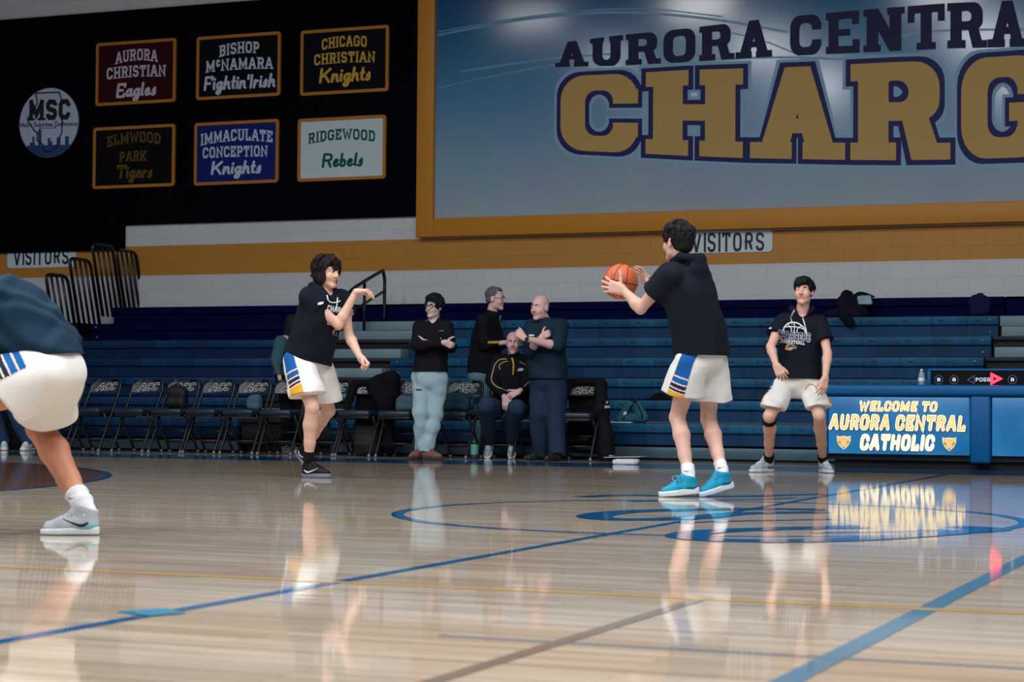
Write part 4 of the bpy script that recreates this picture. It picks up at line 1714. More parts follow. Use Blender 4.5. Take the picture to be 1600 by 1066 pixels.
def aisle(X0, X1, label):
    root = empty('aisle_steps', ((X0 + X1) / 2, Y0, 0))
    tag(root, label, 'steps', 'aisle steps of the bleachers')
    o3 = np.array([(X0 + X1) / 2, Y0, 0])
    X0, X1 = X0 + .012, X1 - .012
    for k in range(-1, 6):
        y, z = Y0 + TREAD * k, zt(k)
        if k >= 0:
            mb = MB()
            mb.box(np.array((X0, y + .02, z - .05)) - o3, np.array((X1, y + TREAD, z)) - o3, 0, .008)
            if k == 5:
                mb.box(np.array((X0, y + .015, z - .125)) - o3, np.array((X1, y + .05, z - .01)) - o3, 0, .006)
            mb.build('step', M_STEP if k == 5 else mat('step_dark', (20, 26, 34), rough=.6), root)
            dk = MB()
            dk.box(np.array((X0, y + .06, z - RISE)) - o3, np.array((X1, y + .09, z - .05)) - o3)
            dk.build('riser', M_DARK, root)
            if k == 0:
                continue
            st = MB()
            st.box(np.array((X0 + .06, y - .26, z - RISE + .004)) - o3, np.array((X1, y + .055, z - RISE + .125)) - o3, 0, .008)
            st.build('half_step', M_STEP, root)
    tp = MB()
    tp.box(np.array((X0, Y0 + TREAD * 6, zt(5) + .0)) - o3, np.array((X1, Y0 + TREAD * 6 + .05, zt(6))) - o3)
    tp.box(np.array((X0, Y0 + TREAD * 6, zt(6) - .03)) - o3, np.array((X1, YB - .01, zt(6))) - o3)
    tp.build('top_board', M_NAVYB, root)
    sk = MB()
    sk.box(np.array((X0, Y0 + .2, .0)) - o3, np.array((X1, Y0 + .25, zt(0) - .1)) - o3)
    sk.build('under_panel', M_DARK, root)


aisle(-12.35, -11.07, 'grey step boards of the aisle between the left and middle bleachers')
aisle(-3.53, -2.33, 'grey step boards of the aisle at the right edge behind the display box')

# hand rail of the aisle
def hp(x, y, Y):
    return onY(x, y, Y)


Yh1 = 24.9
XR = hp(601, 440, Yh1)[0]
lo_, hi_ = 20.0, Yh1
for _ in range(40):
    m_ = (lo_ + hi_) / 2
    lo_, hi_ = (m_, hi_) if onY(569, 500, m_)[0] > XR else (lo_, m_)
Yh2 = m_ if abs(onY(569, 500, m_)[0] - XR) < .02 else 24.0
k1, k2 = int((Yh1 - Y0) / TREAD), int((Yh2 - Y0) / TREAD)
ztop = hp(593, 421, Yh1)[2]
slope = RISE / TREAD
root = empty('aisle_handrail', (XR, Yh1, zt(k1)))
tag(root, 'black tube handrail standing in the bleacher aisle behind the passing player', 'handrail')
o3 = np.array([XR, Yh1, zt(k1)])
lowz = lambda p: np.array(p) - o3
zr = lambda y: ztop - (Yh1 - y) * (ztop - hp(560.5, 448, Yh2 - .25)[2]) / (Yh1 - Yh2 + .25)
mb = MB()
mb.tube([lowz(p) for p in bez([(XR, Yh1, zt(k1) + .001), (XR, Yh1, zt(k1) + .4), (XR, Yh1, ztop - .16), (XR, Yh1 - .05, ztop - .04), (XR, Yh1 - .14, zr(Yh1 - .14)), (XR, Yh2 - .3, zr(Yh2 - .3)), (XR, Yh2 - .45, zr(Yh2 - .45) - .06), (XR, Yh2 - .46, zr(Yh2 - .45) - .3)], 5)], .024, n=10)
mb.build('rail', M_BLKM, root)
mb = MB()
mb.tube([lowz((XR, Yh2, zt(k2) + .001)), lowz((XR, Yh2, zr(Yh2)))], .022, n=8)
mb.build('post', M_BLKM, root)
mb = MB()
mb.tube([lowz((XR, Yh2 - .46, zr(Yh2 - .45) - .3)), lowz((XR, Yh2, zr(Yh2) - .3)), lowz((XR, Yh1, ztop - .3))], .019, n=8)
mb.build('mid_rail', M_BLKM, root)

# end guard rails at the left end of the left section: one leaning tube panel per row
for j, lab in ((0, 'lowest, just behind the crouching player'), (1, 'second lowest'), (2, 'middle one'), (3, 'second highest'), (4, 'highest, at the wall')):
    xo, lean = -16.43 + (.05 if j == 4 else 0), .3
    ya, yb = 22.74 + .56 * j, 23.26 + .56 * j
    ztp = 2.12 + .262 * j if j < 4 else 2.85
    zb = ztp - 1.05
    root = empty('end_guard_rail', (xo, ya, zb))
    tag(root, 'black tube guard rail at the left bleacher end, ' + lab, 'guard rail', 'stepped guard rails at the bleacher end')
    o3 = np.array([xo, ya, zb])
    Lk = lambda b, c: np.array([xo, b + lean * (ztp - c), c]) - o3
    fr = MB()
    fr.tube([Lk(ya, zb), Lk(ya, ztp - .12)] + [Lk(ya + .1 * (1 - math.cos(a)), ztp - .1 + .1 * math.sin(a)) for a in np.linspace(.3, PI / 2, 5)] + [Lk(yb - .1 + .1 * math.sin(a), ztp - .1 + .1 * math.cos(a)) for a in np.linspace(0, PI / 2, 5)] + [Lk(yb, ztp - .12), Lk(yb, zb)], .025, n=8)
    fr.build('frame', M_BLKM, root)
    for q in range(1, 4):
        yy = ya + (yb - ya) * q / 4
        b = MB()
        b.tube([Lk(yy, zb), Lk(yy, ztp)], .021, n=6)
        b.build('bar', M_BLKM, root)
# folded stack of dark bleachers beyond the guard rails
mb = MB()
mb.box((-.0, 0, 0), (3.4, 1.6, 1.55), 0, .02)
mb.box((3.4, .3, 0), (4.15, 1.6, 1.50), 0, .02)
mb.box((4.15, 1.1, 0), (4.8, 2.4, 1.74), 0, .02)
o = mb.build('closed_bleacher', M_DARK)
o.location = (-21.3, 23.1, 0)
tag(o, 'dark closed bleacher block at the far left behind the crouching player', 'bleachers')

# ================================================================ SCORER'S TABLE
YT = 19.9
M_PAD = mat('table_pad_blue', (6, 86, 138), rough=.45, spec=.25, bump=.05, bscale=30)
root = empty('scorers_table', (-2.6, YT + .35, 0))
tag(root, 'long blue padded scorers table with lit welcome panels at the right edge', 'table')
o3 = np.array([-2.6, YT + .35, 0])
TX0, TX1 = -4.63, -.6
bx = lambda mb, lo, hi, m=0, bev=0: mb.box(np.array(lo) - o3, np.array(hi) - o3, m, bev)
mb = MB()
bx(mb, (TX0, YT - .03, .735), (TX1, YT + .72, .845), 0, .03)
mb.build('padded_top', M_PAD, root)
mb = MB()
bx(mb, (TX0 + .04, YT + .06, .09), (TX1, YT + .6, .735))
mb.build('cabinet', mat('table_black', (9, 10, 15), rough=.5), root)
mb = MB()
bx(mb, (TX0 + .1, YT + .12, .0), (TX1, YT + .5, .09))
mb.build('plinth', M_DARK, root)
for xa, xb, z0 in ((TX0, TX0 + .06, .12), (-3.15, -2.955, .075), (-1.46, -1.27, .075)):
    mb = MB()
    bx(mb, (xa, YT - .025, z0), (xb, YT + .1, .735), 0, .02)
    mb.build('padded_post', M_PAD, root)


def led_mat():
    m = bpy.data.materials.new('lit_panel')
    m.use_nodes = True
    nt = m.node_tree
    b = nt.nodes['Principled BSDF']
    tc = node(nt, 'ShaderNodeTexCoord')
    nz = node(nt, 'ShaderNodeTexNoise')
    nz.inputs['Scale'].default_value = 2.2
    nt.links.new(tc.outputs['Object'], nz.inputs['Vector'])
    cr = node(nt, 'ShaderNodeValToRGB')
    cr.color_ramp.elements[0].position, cr.color_ramp.elements[0].color = .3, rgb(18, 104, 166)
    cr.color_ramp.elements[1].position, cr.color_ramp.elements[1].color = .7, rgb(44, 140, 196)
    nt.links.new(nz.outputs['Fac'], cr.inputs[0])
    b.inputs['Base Color'].default_value = rgb(10, 40, 70)
    b.inputs['Roughness'].default_value = .3
    nt.links.new(cr.outputs[0], b.inputs['Emission Color'])
    b.inputs['Emission Strength'].default_value = .72
    return m


M_LED = led_mat()
for xa, xb in ((-4.565, -3.165), (-2.94, -1.47)):
    mb = MB()
    bx(mb, (xa, YT - .004, .15), (xb, YT + .07, .722), 0, .004)
    panel = mb.build('lit_panel', M_LED, root)
YL = YT - .004
M_TW = mat('sign_white', (250, 244, 226), rough=.4, emit=.68)
M_TG = mat('sign_cream', (240, 204, 128), rough=.4, emit=.5)
M_TO = mat('sign_shadow', (60, 64, 92), rough=.4)
L = lambda f: (lambda *a: f(*a) - o3)
px = lambda x, y: (1270 + x / 4.848, 600 + y / 4.848)
for txt, (xa, ya), (xb, yb), h, gw in (('WELCOME TO', px(348, 205), px(936, 212), 76 / 4.848, .055), ('AURORA CENTRAL', px(122, 344), px(1150, 358), 114 / 4.848, .06), ('CATHOLIC', px(356, 500), px(912, 506), 117 / 4.848, .06)):
    f = L(wall_line(xa, ya, xb, yb, h, h, YL))
    sh = (lambda f: (lambda u, v, l: f(u + .006, v - .045, l)))(f)
    kw = dict(style='round', gap=.13, slant=.16, wide=.95)
    text_obj('letter_shadow', txt, sh, M_TO, root, lift=.0015, t=.2, grow=gw, **kw)
    text_obj('letter_outline', txt, f, M_TW, root, lift=.003, t=.2, grow=gw * .8, **kw)
    text_obj('lettering', txt, f, M_TG if txt != 'CATHOLIC' else mat('sign_pale', (250, 228, 184), emit=.62), root, lift=.0045, t=.19, **kw)
# two crest shields
M_SH = mat('crest_gold', (216, 170, 84), rough=.4, emit=.45)
M_SHL = mat('crest_light', (236, 214, 160), rough=.4, emit=.5)
M_SHD = mat('crest_dark', (36, 48, 70), rough=.4)
for cx0, cy0 in (px(235, 392), px(1034, 404)):
    P2 = lambda x, y, l=.004: np.array([onY(cx0 + x, cy0 + y, YL)[0], YL - l, onY(cx0 + x, cy0 + y, YL)[2]]) - o3
    sh = [(-11, 0), (-6, 1.5), (0, .4), (6, 1.5), (11, 0), (10.5, 9), (7, 16), (0, 22), (-7, 16), (-10.5, 9)]
    mb = MB()
    mb.face([P2(x, y, .002) for x, y in sh], 1)
    mb.face([P2(x * .86, y * .86 + 1.4, .003) for x, y in sh], 0)
    mb.face([P2(x, y, .004) for x, y in ((-9, 6.8), (9, 6.8), (9, 7.6), (-9, 7.6))], 1)
    for a in (-1, 0, 1):
        mb.face([P2(x, y, .0042) for x, y in ((a * 3 - .8, 8), (a * 3 + .8, 8), (a * 1.4 + .5, 19), (a * 1.4 - .5, 19))], 1)
    mb.face([P2(x, y, .0045) for x, y in ((-1.2, 20), (0, 15), (1.2, 20))], 2)
    for s in (-1, 1):
        mb.face([P2(x * s, y, .0045) for x, y in ((5.5, 9.5), (9, 9.5), (9, 10.6), (5.5, 10.6))], 2)
    mb.build('crest', [M_SH, M_SHL, M_SHD], root, fix=False)
    A = P2(-8.6, 6, .0046)
    B = P2(8.6, 6, .0046)
    text_obj('crest_lettering', 'CENTRAL', lambda u, v, l: A + (B - A) * u + np.array([0, 0, v * .032]), M_SHL, root, t=.2, style='block', gap=.12)

# possession display on the table
root = empty('possession_display', (-2.6, YT + .25, .845))
tag(root, 'black possession display in a blue box with a red lit arrow, on the scorers table', 'display box')
o3 = np.array([-2.6, YT + .25, .845])
DX0, DX1 = -3.575, -1.75
mb = MB()
bx(mb, (DX0, YT + .04, .845), (DX1, YT + .5, .985), 0, .004)
bx(mb, (DX0, YT + .015, .985), (DX1, YT + .52, 1.005), 0, .008)
bx(mb, (DX0, YT + .015, .845), (DX0 + .03, YT + .06, .985), 0, .004)
mb.build('case', M_PAD, root)
mb = MB()
bx(mb, (DX0 + .035, YT + .028, .85), (DX1, YT + .045, .982))
mb.build('screen', mat('display_black', (5, 5, 8), rough=.2), root)
YD = YT + .027
L = lambda f: (lambda *a: f(*a) - o3)
M_DW = mat('display_white', (190, 200, 214), emit=.8)
M_DG = mat('display_grey', (60, 78, 104), emit=.25)
M_RED = mat('display_red', (255, 30, 44), emit=8.0)
q2 = lambda x, y: (1440 + x / 6.6625, 440 + y / 6.6625)
text_obj('lettering', 'POSS', L(wall_line(*q2(562, 1041), *q2(714, 1041), 40 / 6.66, 40 / 6.66, YD)), M_DW, root, lift=.002, t=.15, style='round', gap=.16)
for cx0 in (179, 339, 946):
    x, y = q2(cx0, 1022)
    A = onY(x - 2.9, y + 2.7, YD)
    f = L(wall_line(*q2(cx0 - 18, 1039), *q2(cx0 + 18, 1039), 35 / 6.66, 35 / 6.66, YD))
    text_obj('lettering', 'B', f, M_DW, root, lift=.002, t=.17, style='round')
    c = onY(x, y, YD)
    mb = MB()
    ring = [(c[0] + .043 * math.cos(t), c[2] + .043 * math.sin(t)) for t in np.arange(9) * PI / 4]
    for q in stroke(ring, .006):
        mb.face([np.array([u, YD - .002, v]) - o3 for u, v in q])
    mb.build('ring', M_DG, root, fix=False)
for nm, tri, mm, wd in (('arrow_off', [(478, 1022), (548, 982), (548, 1062), (478, 1022)], M_DG, .008), ('arrow_lit', [(732, 968), (818, 1012), (732, 1056), (732, 968)], M_RED, .026)):
    pl = [tuple(onY(*q2(*p), YD)[[0, 2]]) for p in tri]
    mb = MB()
    for q in stroke(pl, wd):
        mb.face([np.array([u, YD - .003, v]) - o3 for u, v in q])
    mb.build(nm, mm, root, fix=False)
# ================================================================ PLAYERS
C_WHITE = cloth('shorts_white', (226, 223, 218), bump=.2, bscale=50)
C_SBLUE = cloth('shorts_blue', (18, 88, 158), bump=.2, bscale=50)
C_SNAVY = cloth('shorts_navy', (26, 34, 70), bump=.2, bscale=50)
C_SGOLD = cloth('shorts_gold', (222, 160, 44), bump=.2, bscale=50)
C_SLINE = cloth('shorts_line', (236, 206, 168), bump=.2, bscale=50)
C_SEAM = cloth('shorts_seam', (206, 200, 190))
C_NAVY = cloth('tee_navy', (11, 17, 30), bump=.2, bscale=60)
C_TEAL = cloth('tee_teal', (15, 41, 60), bump=.2, bscale=60)
C_WSOCK = cloth('sock_white', (218, 218, 220), bscale=160)
C_BSOCK = cloth('sock_black', (14, 14, 18), bscale=160)
C_STRING = cloth('drawstring_white', (214, 216, 222))
M_LOGOW = mat('print_white', (214, 218, 226), rough=.7)
M_LOGOK = mat('print_black', (18, 18, 22), rough=.7)
M_PNAVY = mat('print_navy', (44, 60, 98), rough=.7)
M_PGOLD = mat('print_tan', (188, 160, 116), rough=.7)
RV = np.array([math.cos(YAW), math.sin(YAW), 0])        # viewer's right
FV = np.array([-math.sin(YAW), math.cos(YAW), 0])       # away from the viewer
UV = np.array([0, 0, 1.0])
W3 = lambda r, f, u: r * RV + f * FV + u * UV


def pair(c, yaw, half, tilt=0.0):
    """left and right joints either side of a centre for a body turned by yaw"""
    f = np.array(Fig.dirv(None, yaw))
    l = np.cross(UV, f)
    l = unit(l + UV * tilt)
    return c + l * half, c - l * half


def tee(F, hL, hR, sL, sR, eL, eR, prof, mat_, hem, mid=None, fr=(.55, .55), sr=(.092, .092), neck=None, wr=(.006, 26, 1), hood=None, name='shirt', long=None, cuff=None, hup=.015, h=.007, collar=0.0, vneck=None, k=.05, extra=None, hemn=(0, 0, -1)):
    V = Vol(h)
    F.torso(hL, hR, sL, sR, prof=prof, mid=mid, V=V, lo=-.35, k=k, nseg=15)
    for s_, e_, f_ in ((sL, eL, fr[0]), (sR, eR, fr[1])):
        if f_:
            V.flat(s_ + (sL + sR - 2 * s_) * .06, s_ + (e_ - s_) * f_, sr[0] * F.sc, sr[1] * F.sc, k=.03)
    if long:
        for (e_, w_, f_) in long:
            V.cone(e_, e_ + (w_ - e_) * .12, .060 * F.sc, .058 * F.sc, k=.03)
            V.flat(e_, e_ + (w_ - e_) * f_, .058 * F.sc, .042 * F.sc, k=.02)
    if hood is not None:
        nb, f = hood
        nb = nb + UV * hup
        l = np.cross(UV, f)
        ring = [nb + f * .085 - UV * .045 + l * .015, nb + f * .055 + l * .07 + UV * .005, nb - f * .02 + l * .092 + UV * .03, nb - f * .085 + l * .06 + UV * .025, nb - f * .105 + UV * .015]
        rr = [.018, .024, .03, .034, .036]
        mir = [p - 2 * l * ((p - nb) @ l) for p in ring]
        V.chain(ring, rr, k=.012)
        V.chain(mir, rr, k=.012)
        V.ell(nb - f * .105 - UV * .055, (.10, .05, .075), np.stack([l, f, UV], 1), k=.03)
    if collar:
        nb, f, hh = neck
        V.cone(nb - UV * .02, nb + unit(f) * hh, .078 * F.sc, .066 * F.sc, k=.02)
        V.plane(nb + unit(f) * hh, f)
        V.cone(nb + unit(f) * (hh - .02), nb + unit(f) * (hh + .06), .058 * F.sc, .062 * F.sc, k=.004, cut=True)
    if vneck is not None:
        nb, f = vneck
        V.cone(nb + f * .06 + UV * .04, nb + f * .12 - UV * .035, .052, .018, k=.01, cut=True)
    if extra:
        extra(V)
    V.plane(hem, hemn)
    return V.build(name, mat_, F.root, wr=wr)


def shorts(F, hL, hR, kL, kR, fr=(.6, .6), r=((.125, .145), (.125, .145)), waist=None, panel=None, wr=(.005, 30, 7), up=.5, sm=None, hip=(.172, .128), cutp=None, hang=.5):
    V = Vol(.006)
    wst = waist if waist is not None else (hL + hR) / 2 + UV * .2
    hm = (hL + hR) / 2
    ax_ = unit(hL - hR)
    for t in np.linspace(0, 1, 6):
        c = hm + (wst - hm) * t
        hw, hd = (hip[0] + (.155 - hip[0]) * t) * F.sc, (hip[1] + (.115 - hip[1]) * t) * F.sc
        V.cone(c - ax_ * (hw - hd), c + ax_ * (hw - hd), hd, k=.04)
    ends = []
    for h_, k_, f_, rr in ((hL, kL, fr[0], r[0]), (hR, kR, fr[1], r[1])):
        e = h_ + (k_ - h_) * f_
        o = unit(h_ - hm) * .012
        d = unit(k_ - h_)
        V.flat(h_ + o + d * .02, e + o, rr[0] * F.sc, rr[1] * F.sc, k=.025, cn=d * (1 - hang) - UV * hang)
        ends.append((h_, d, np.linalg.norm(e - h_)))
    mats = [C_WHITE, C_SBLUE, C_SNAVY, C_SLINE, C_SGOLD, C_SEAM]

    def pf(Cn, MI, V_, Q_):
        MI = np.zeros(len(Cn), int)
        for (h_, d, L_) in ends:
            a = (Cn - h_) @ d
            rad = np.linalg.norm(Cn - h_ - np.outer(a, d), axis=1)
            MI[(a > L_ - .016) & (a < L_ - .012) & (rad < .2)] = 5
        if panel:
            for (which, dirn, half, top) in panel:
                h_, d, L_ = ends[which]
                q = Cn - h_
                a = q @ d
                v = q - np.outer(a, d)
                u = unit(dirn - d * (dirn @ d))
                w_ = np.cross(d, u)
                x, y = v @ u, v @ w_
                wid = half * (1 + .25 * np.clip(a / L_, 0, 1))
                rad = np.linalg.norm(v, axis=1)
                on = (x > .45 * rad) & (np.abs(y) < wid) & (a > top) & (a < L_ + .02) & (rad < .24) & ((a < L_ * .8) | (rad > r[which][1] * F.sc * .93))
                t = a / L_
                MI[on] = 1
                for c in (.40, .57, .70):
                    MI[on & (np.abs(t - c) < .018)] = 3
                MI[on & (t > .59) & (t < .68)] = 2
                MI[on & (t > .72) & (t < .80)] = 2
                MI[on & (np.abs(t - .79) < .014)] = 3
                MI[on & (t > .805)] = 4
                MI[on & (np.abs(np.abs(y) - wid) < .006)] = 5
        return MI
    if cutp:
        V.plane(*cutp)
    return V.build('shorts', mats, F.root, wr=wr, paint=pf)


def locks(F, V, n, seed, ln=.06, rad=.010, lift=.006, face=lambda p: p[1] > .045 and p[2] < .085, low=-.03, crown=(0, -.035), fall=.0, wave=.0, r3=(.084, .103, .086), c3=(0, -.018, .055)):
    """tapered strands combed away from the crown over the scalp"""
    rg = np.random.RandomState(seed)
    r3, c3 = np.array(r3), np.array(c3)
    done = 0
    while done < n:
        d = rg.randn(3)
        d /= np.linalg.norm(d)
        p = c3 + d * r3
        if face(p) or p[2] < low:
            continue
        done += 1
        t = np.array([p[0] - crown[0], p[1] - crown[1], 0]) + rg.randn(3) * .02
        t[2] = -np.linalg.norm(t[:2])
        nn = (p - c3) / r3 ** 2
        t = unit(t - nn * (nn @ t) / (nn @ nn))
        pts, rs = [], []
        L_ = ln * rg.uniform(.7, 1.3)
        ph = rg.uniform(0, 6)
        for i in range(4):
            q = p + t * L_ * i / 3 + np.array([math.sin(ph + i * 2.1), math.cos(ph + i * 1.7), 0]) * wave + np.array([0, 0, -fall * (i / 3) ** 2])
            if not (fall and i > 1):
                e = (q - c3) / r3
                q = c3 + e / np.linalg.norm(e) * r3 * (1 + (lift + .004 * rg.rand()) / .09)
            pts.append(F.H(*q))
            rs.append(rad * F.hf[4] * (1.0, 1.0, .8, .35)[i])
        V.chain(pts, rs, k=.004)


def hair(F, ells, cuts=(), col=(30, 24, 24), wr=(.006, 75, 5), name='hair', m=None, cones=(), k=.018, h=.005, lk=None):
    V = Vol(h)
    c, r, f, u, kk = F.hf
    R = np.stack([r, f, u], 1)
    for (p, rad) in ells:
        V.ell(F.H(*p), np.array(rad) * kk, R, k=k)
    for (a, b, ra, rb) in cones:
        V.cone(F.H(*a), F.H(*b), ra * kk, rb * kk, k=.01)
    for (p, rad) in cuts:
        V.ell(F.H(*p), np.array(rad) * kk, R, k=.008, cut=True)
    for kw in (lk or []):
        locks(F, V, **kw)
    return V.build(name, m or hairm('hair_%d_%d_%d' % col, col), F.root, wr=wr)


def swoosh_sock(F, T, at, ex, m, s=.035):
    P = [[(-.5 * s, .05 * s), (-.32 * s, -.2 * s), (-.1 * s, -.12 * s), (-.28 * s, .0)], [(-.32 * s, -.2 * s), (-.1 * s, -.12 * s), (.55 * s, .28 * s), (.5 * s, .27 * s)]]
    return P


SWOOSH = lambda s: [[(-.5 * s, .10 * s), (-.40 * s, -.14 * s), (-.25 * s, -.04 * s), (-.38 * s, .02 * s)], [(-.40 * s, -.14 * s), (-.15 * s, -.14 * s), (-.05 * s, -.02 * s), (-.25 * s, -.04 * s)], [(-.15 * s, -.14 * s), (.55 * s, .26 * s), (-.05 * s, -.02 * s)]]

# ---------------------------------------------------------------- player holding the ball
F = Fig(13.76, 1.04, h=.0055)
P = F.P
FB = F.dirv(-130)
hc = P(1096, 562, .05)
hL, hR = pair(hc, -130, .10)
sc_ = P(1070, 433, .02)
sL, sR = pair(sc_, -130, .185)
BALLD = F.D + .29
bc = P(969.5, 440, .29)
eL = F.bone(sL, 1001, 482, .335, 1)
wL = P(975, 454, .125)
wR = P(1015, 450, .36)
eR = P(1066, 476, .32)
ftL = footT(F, onZ(1060, 776.5), -76, pitch=4)
ftR = footT(F, onZ(1118, 776), -66, pitch=13)
aL, aR = ftL[0](.058, 0, .10), ftR[0](.058, 0, .10)
kL = F.bone(hL, 1058, 652, .445, 1)
kR = F.bone(hR, 1107, 655, .445, 1)
midB = P(1088, 500, .03)
nb = P(1071, 421, .02)
F.torso(hL, hR, sL, sR, mid=midB)
F.head(P(1058, 379, .03), -142, 2, size=.98, neck=nb)
for s_, e_, w_ in ((sL, eL, wL), (sR, eR, wR)):
    F.arm(s_, e_, w_)
F.leg(hL, kL, aL, .95)
F.leg(hR, kR, aR, .95)
F.hand(wL, W3(-.92, .2, .28), W3(.25, .95, .0), 1, curl=(10, 22, 18), spread=13, thumb=(.3, .92, -.02), tcurl=3)
F.hand(wR, W3(-.45, -.05, .9), W3(-.85, -.35, -.2), -1, curl=(8, 18, 14), spread=10, thumb=(.25, .9, .2))
for t_ in (ftL[0], ftR[0]):
    F.V.cone(t_(.06, 0, .06), t_(.20, 0, .04), .034, .026, k=.02)
body = F.finish('person in navy hooded tee and white shorts seen from behind, holding a basketball', (206, 164, 146))
F.eyes(body)
hair(F, [((0, -.018, .058), (.088, .108, .088)), ((0, -.055, .005), (.080, .070, .078)), ((0, .045, .095), (.070, .062, .042)), ((.0, -.075, -.03), (.058, .040, .045))],
     [((0, .118, -.045), (.10, .078, .098)), ((.085, .02, -.03), (.03, .045, .05)), ((-.085, .02, -.03), (.03, .045, .05))], col=(24, 22, 26), wr=(.004, 70, 5), lk=[dict(n=130, seed=3, ln=.055, rad=.011, low=-.03, lift=.008), dict(n=26, seed=5, ln=.05, rad=.009, low=.09, lift=.012, crown=(.03, -.08))])
prof = [(-.35, .205, .155), (0, .200, .150), (.3, .185, .138), (.6, .190, .138), (.85, .195, .138), (1.0, .16, .092)]
st = tee(F, hL, hR, sL, sR, eL, eR, prof, C_NAVY, P(1100, 555.5, 0), mid=midB, fr=(.56, .5), hood=(nb, FB), hup=.045, hemn=W3(.0, .0, -1))
shorts(F, hL, hR, kL, kR, fr=(.60, .66), panel=[(0, W3(-.42, -.9, 0), .056, -.12)], r=((.115, .150), (.115, .150)))
SHB = cloth('shoe_teal', (22, 140, 172), rough=.6, bump=.3, bscale=120)
SHB2 = cloth('shoe_teal_dark', (12, 98, 128), rough=.6)
shoe(F, ftL, SHB, M_WSOLE, accent=SHB2, laces=mat('lace_blue', (54, 146, 190)), high=.122, sh=.05, bow=mat('lace_blue', (54, 146, 190)))
shoe(F, ftR, SHB, M_WSOLE, accent=SHB2, laces=mat('lace_blue', (54, 146, 190)), high=.122, sh=.05)
for a_, k_ in ((aL, kL), (aR, kR)):
    so = sock(F, a_, k_, .115, .045, .049, C_WSOCK)
    bv = bvh_of(so)
    conform('logo', SWOOSH(.05), a_ + unit(k_ - a_) * .075 - RV * .006, RV, unit(k_ - a_), bv, M_LOGOK, so, look=FV)

# the ball
bl = MB()
bl.sphere((0, 0, 0), .1245, 32)
ball = bl.build('basketball', mat('ball_orange', (196, 92, 52), rough=.5, bump=.35, bscale=420, noise=.08, nscale=12))
ball.location = bc
tag(ball, 'orange basketball held up between two hands', 'basketball')
ga = W3(-.35, -.25, .9)
Rb = frame_of(W3(-.45, -.89, .05), up=W3(.25, 0, .97))
seam = MB()
rr = .1247
for kind in range(4):
    pts = []
    for t in np.linspace(0, 2 * PI, 49)[:-1]:
        if kind == 0:
            q = np.array([math.cos(t), math.sin(t), 0])
        elif kind == 1:
            q = np.array([math.cos(t), 0, math.sin(t)])
        else:
            s_ = 1 if kind == 2 else -1
            a = .95
            q = np.array([math.cos(t) * math.sqrt(1 - (.62 * 1) ** 2) * 1.0, s_ * (.52 + .22 * math.cos(2 * t)), math.sin(t) * .78])
        q = unit(q)
        pts.append(Rb @ (q * rr))
    seam.tube(pts, .0026, n=5, closed=True)
seam.build('seam', mat('ball_seam', (40, 26, 24), rough=.7), ball)
lg = MB()
o_ = unit(W3(-.28, -.9, .38))
ex, ez = unit(RV - o_ * (RV @ o_)), unit(UV - o_ * (UV @ o_))
for q in stroke([(-.028, .016), (.026, .016), (.026, -.016), (-.028, -.016), (-.028, .016)], .005) + [[(-.02, .0), (.02, .0), (.02, .004), (-.02, .004)], [(-.02, -.01), (.02, -.01), (.02, -.006), (-.02, -.006)]]:
    lg.face([unit(o_ * .1245 + ex * (u - .01) + ez * v) * .1253 for u, v in q])
lg.build('logo', mat('ball_print', (40, 34, 30), rough=.6), ball, fix=False)

# ---------------------------------------------------------------- player who has just passed, facing right
F = Fig(16.59, 1.03, h=.0055)
P = F.P
FP = F.dirv(42)
hc = P(481, 563, .02)
hL, hR = pair(hc, 42, .10, tilt=-.12)
sc_ = P(508, 467, -.03)
sL, sR = pair(sc_, 42, .19)
eR = F.bone(sR, 529, 508, .335, -1)
wR = F.bone(eR, 556, 456, .30, -1)
eL = F.bone(sL, 545, 524, .33, -1)
wL = F.bone(eL, 563, 559, .27, -1)
ftR = footT(F, onZ(496, 747), 66)
tl = atD(484, 736.5, 17.55)
tl[2] = 0
dl = F.dirv(58)
ftL = footT(F, tl - dl * .295 * .36, 58, pitch=48)
aL, aR = ftL[0](.058, 0, .10), ftR[0](.058, 0, .10)
kR = F.bone(hR, 488, 637, .45, -1)
kL = F.bone(hL, 513, 641, .45, 1)
midP = P(493, 517, -.02)
nb = P(506, 455, -.03)
F.torso(hL, hR, sL, sR, mid=midP)
F.head(P(511, 426.5, -.06), 52, -2, size=1.0, neck=nb, mouth=.006)
F.arm(sL, eL, wL)
F.arm(sR, eR, wR)
F.leg(hL, kL, aL)
F.leg(hR, kR, aR)
F.hand(wR, W3(.97, -.1, .10), W3(-.05, .15, -1), -1, curl=(48, 18, 12), spread=5, thumb=(.7, .35, .55))
F.hand(wL, W3(.62, -.35, -.7), W3(-.6, -.55, -.3), 1, curl=(62, 75, 50), spread=2, thumb=(.55, .3, .75), tcurl=25)
for t_ in (ftL[0], ftR[0]):
    F.V.cone(t_(.06, 0, .06), t_(.20, 0, .04), .034, .026, k=.02)
body = F.finish('person with dark shoulder-length hair in a navy hooded tee, arm raised after a pass', (216, 172, 152))
F.eyes(body)
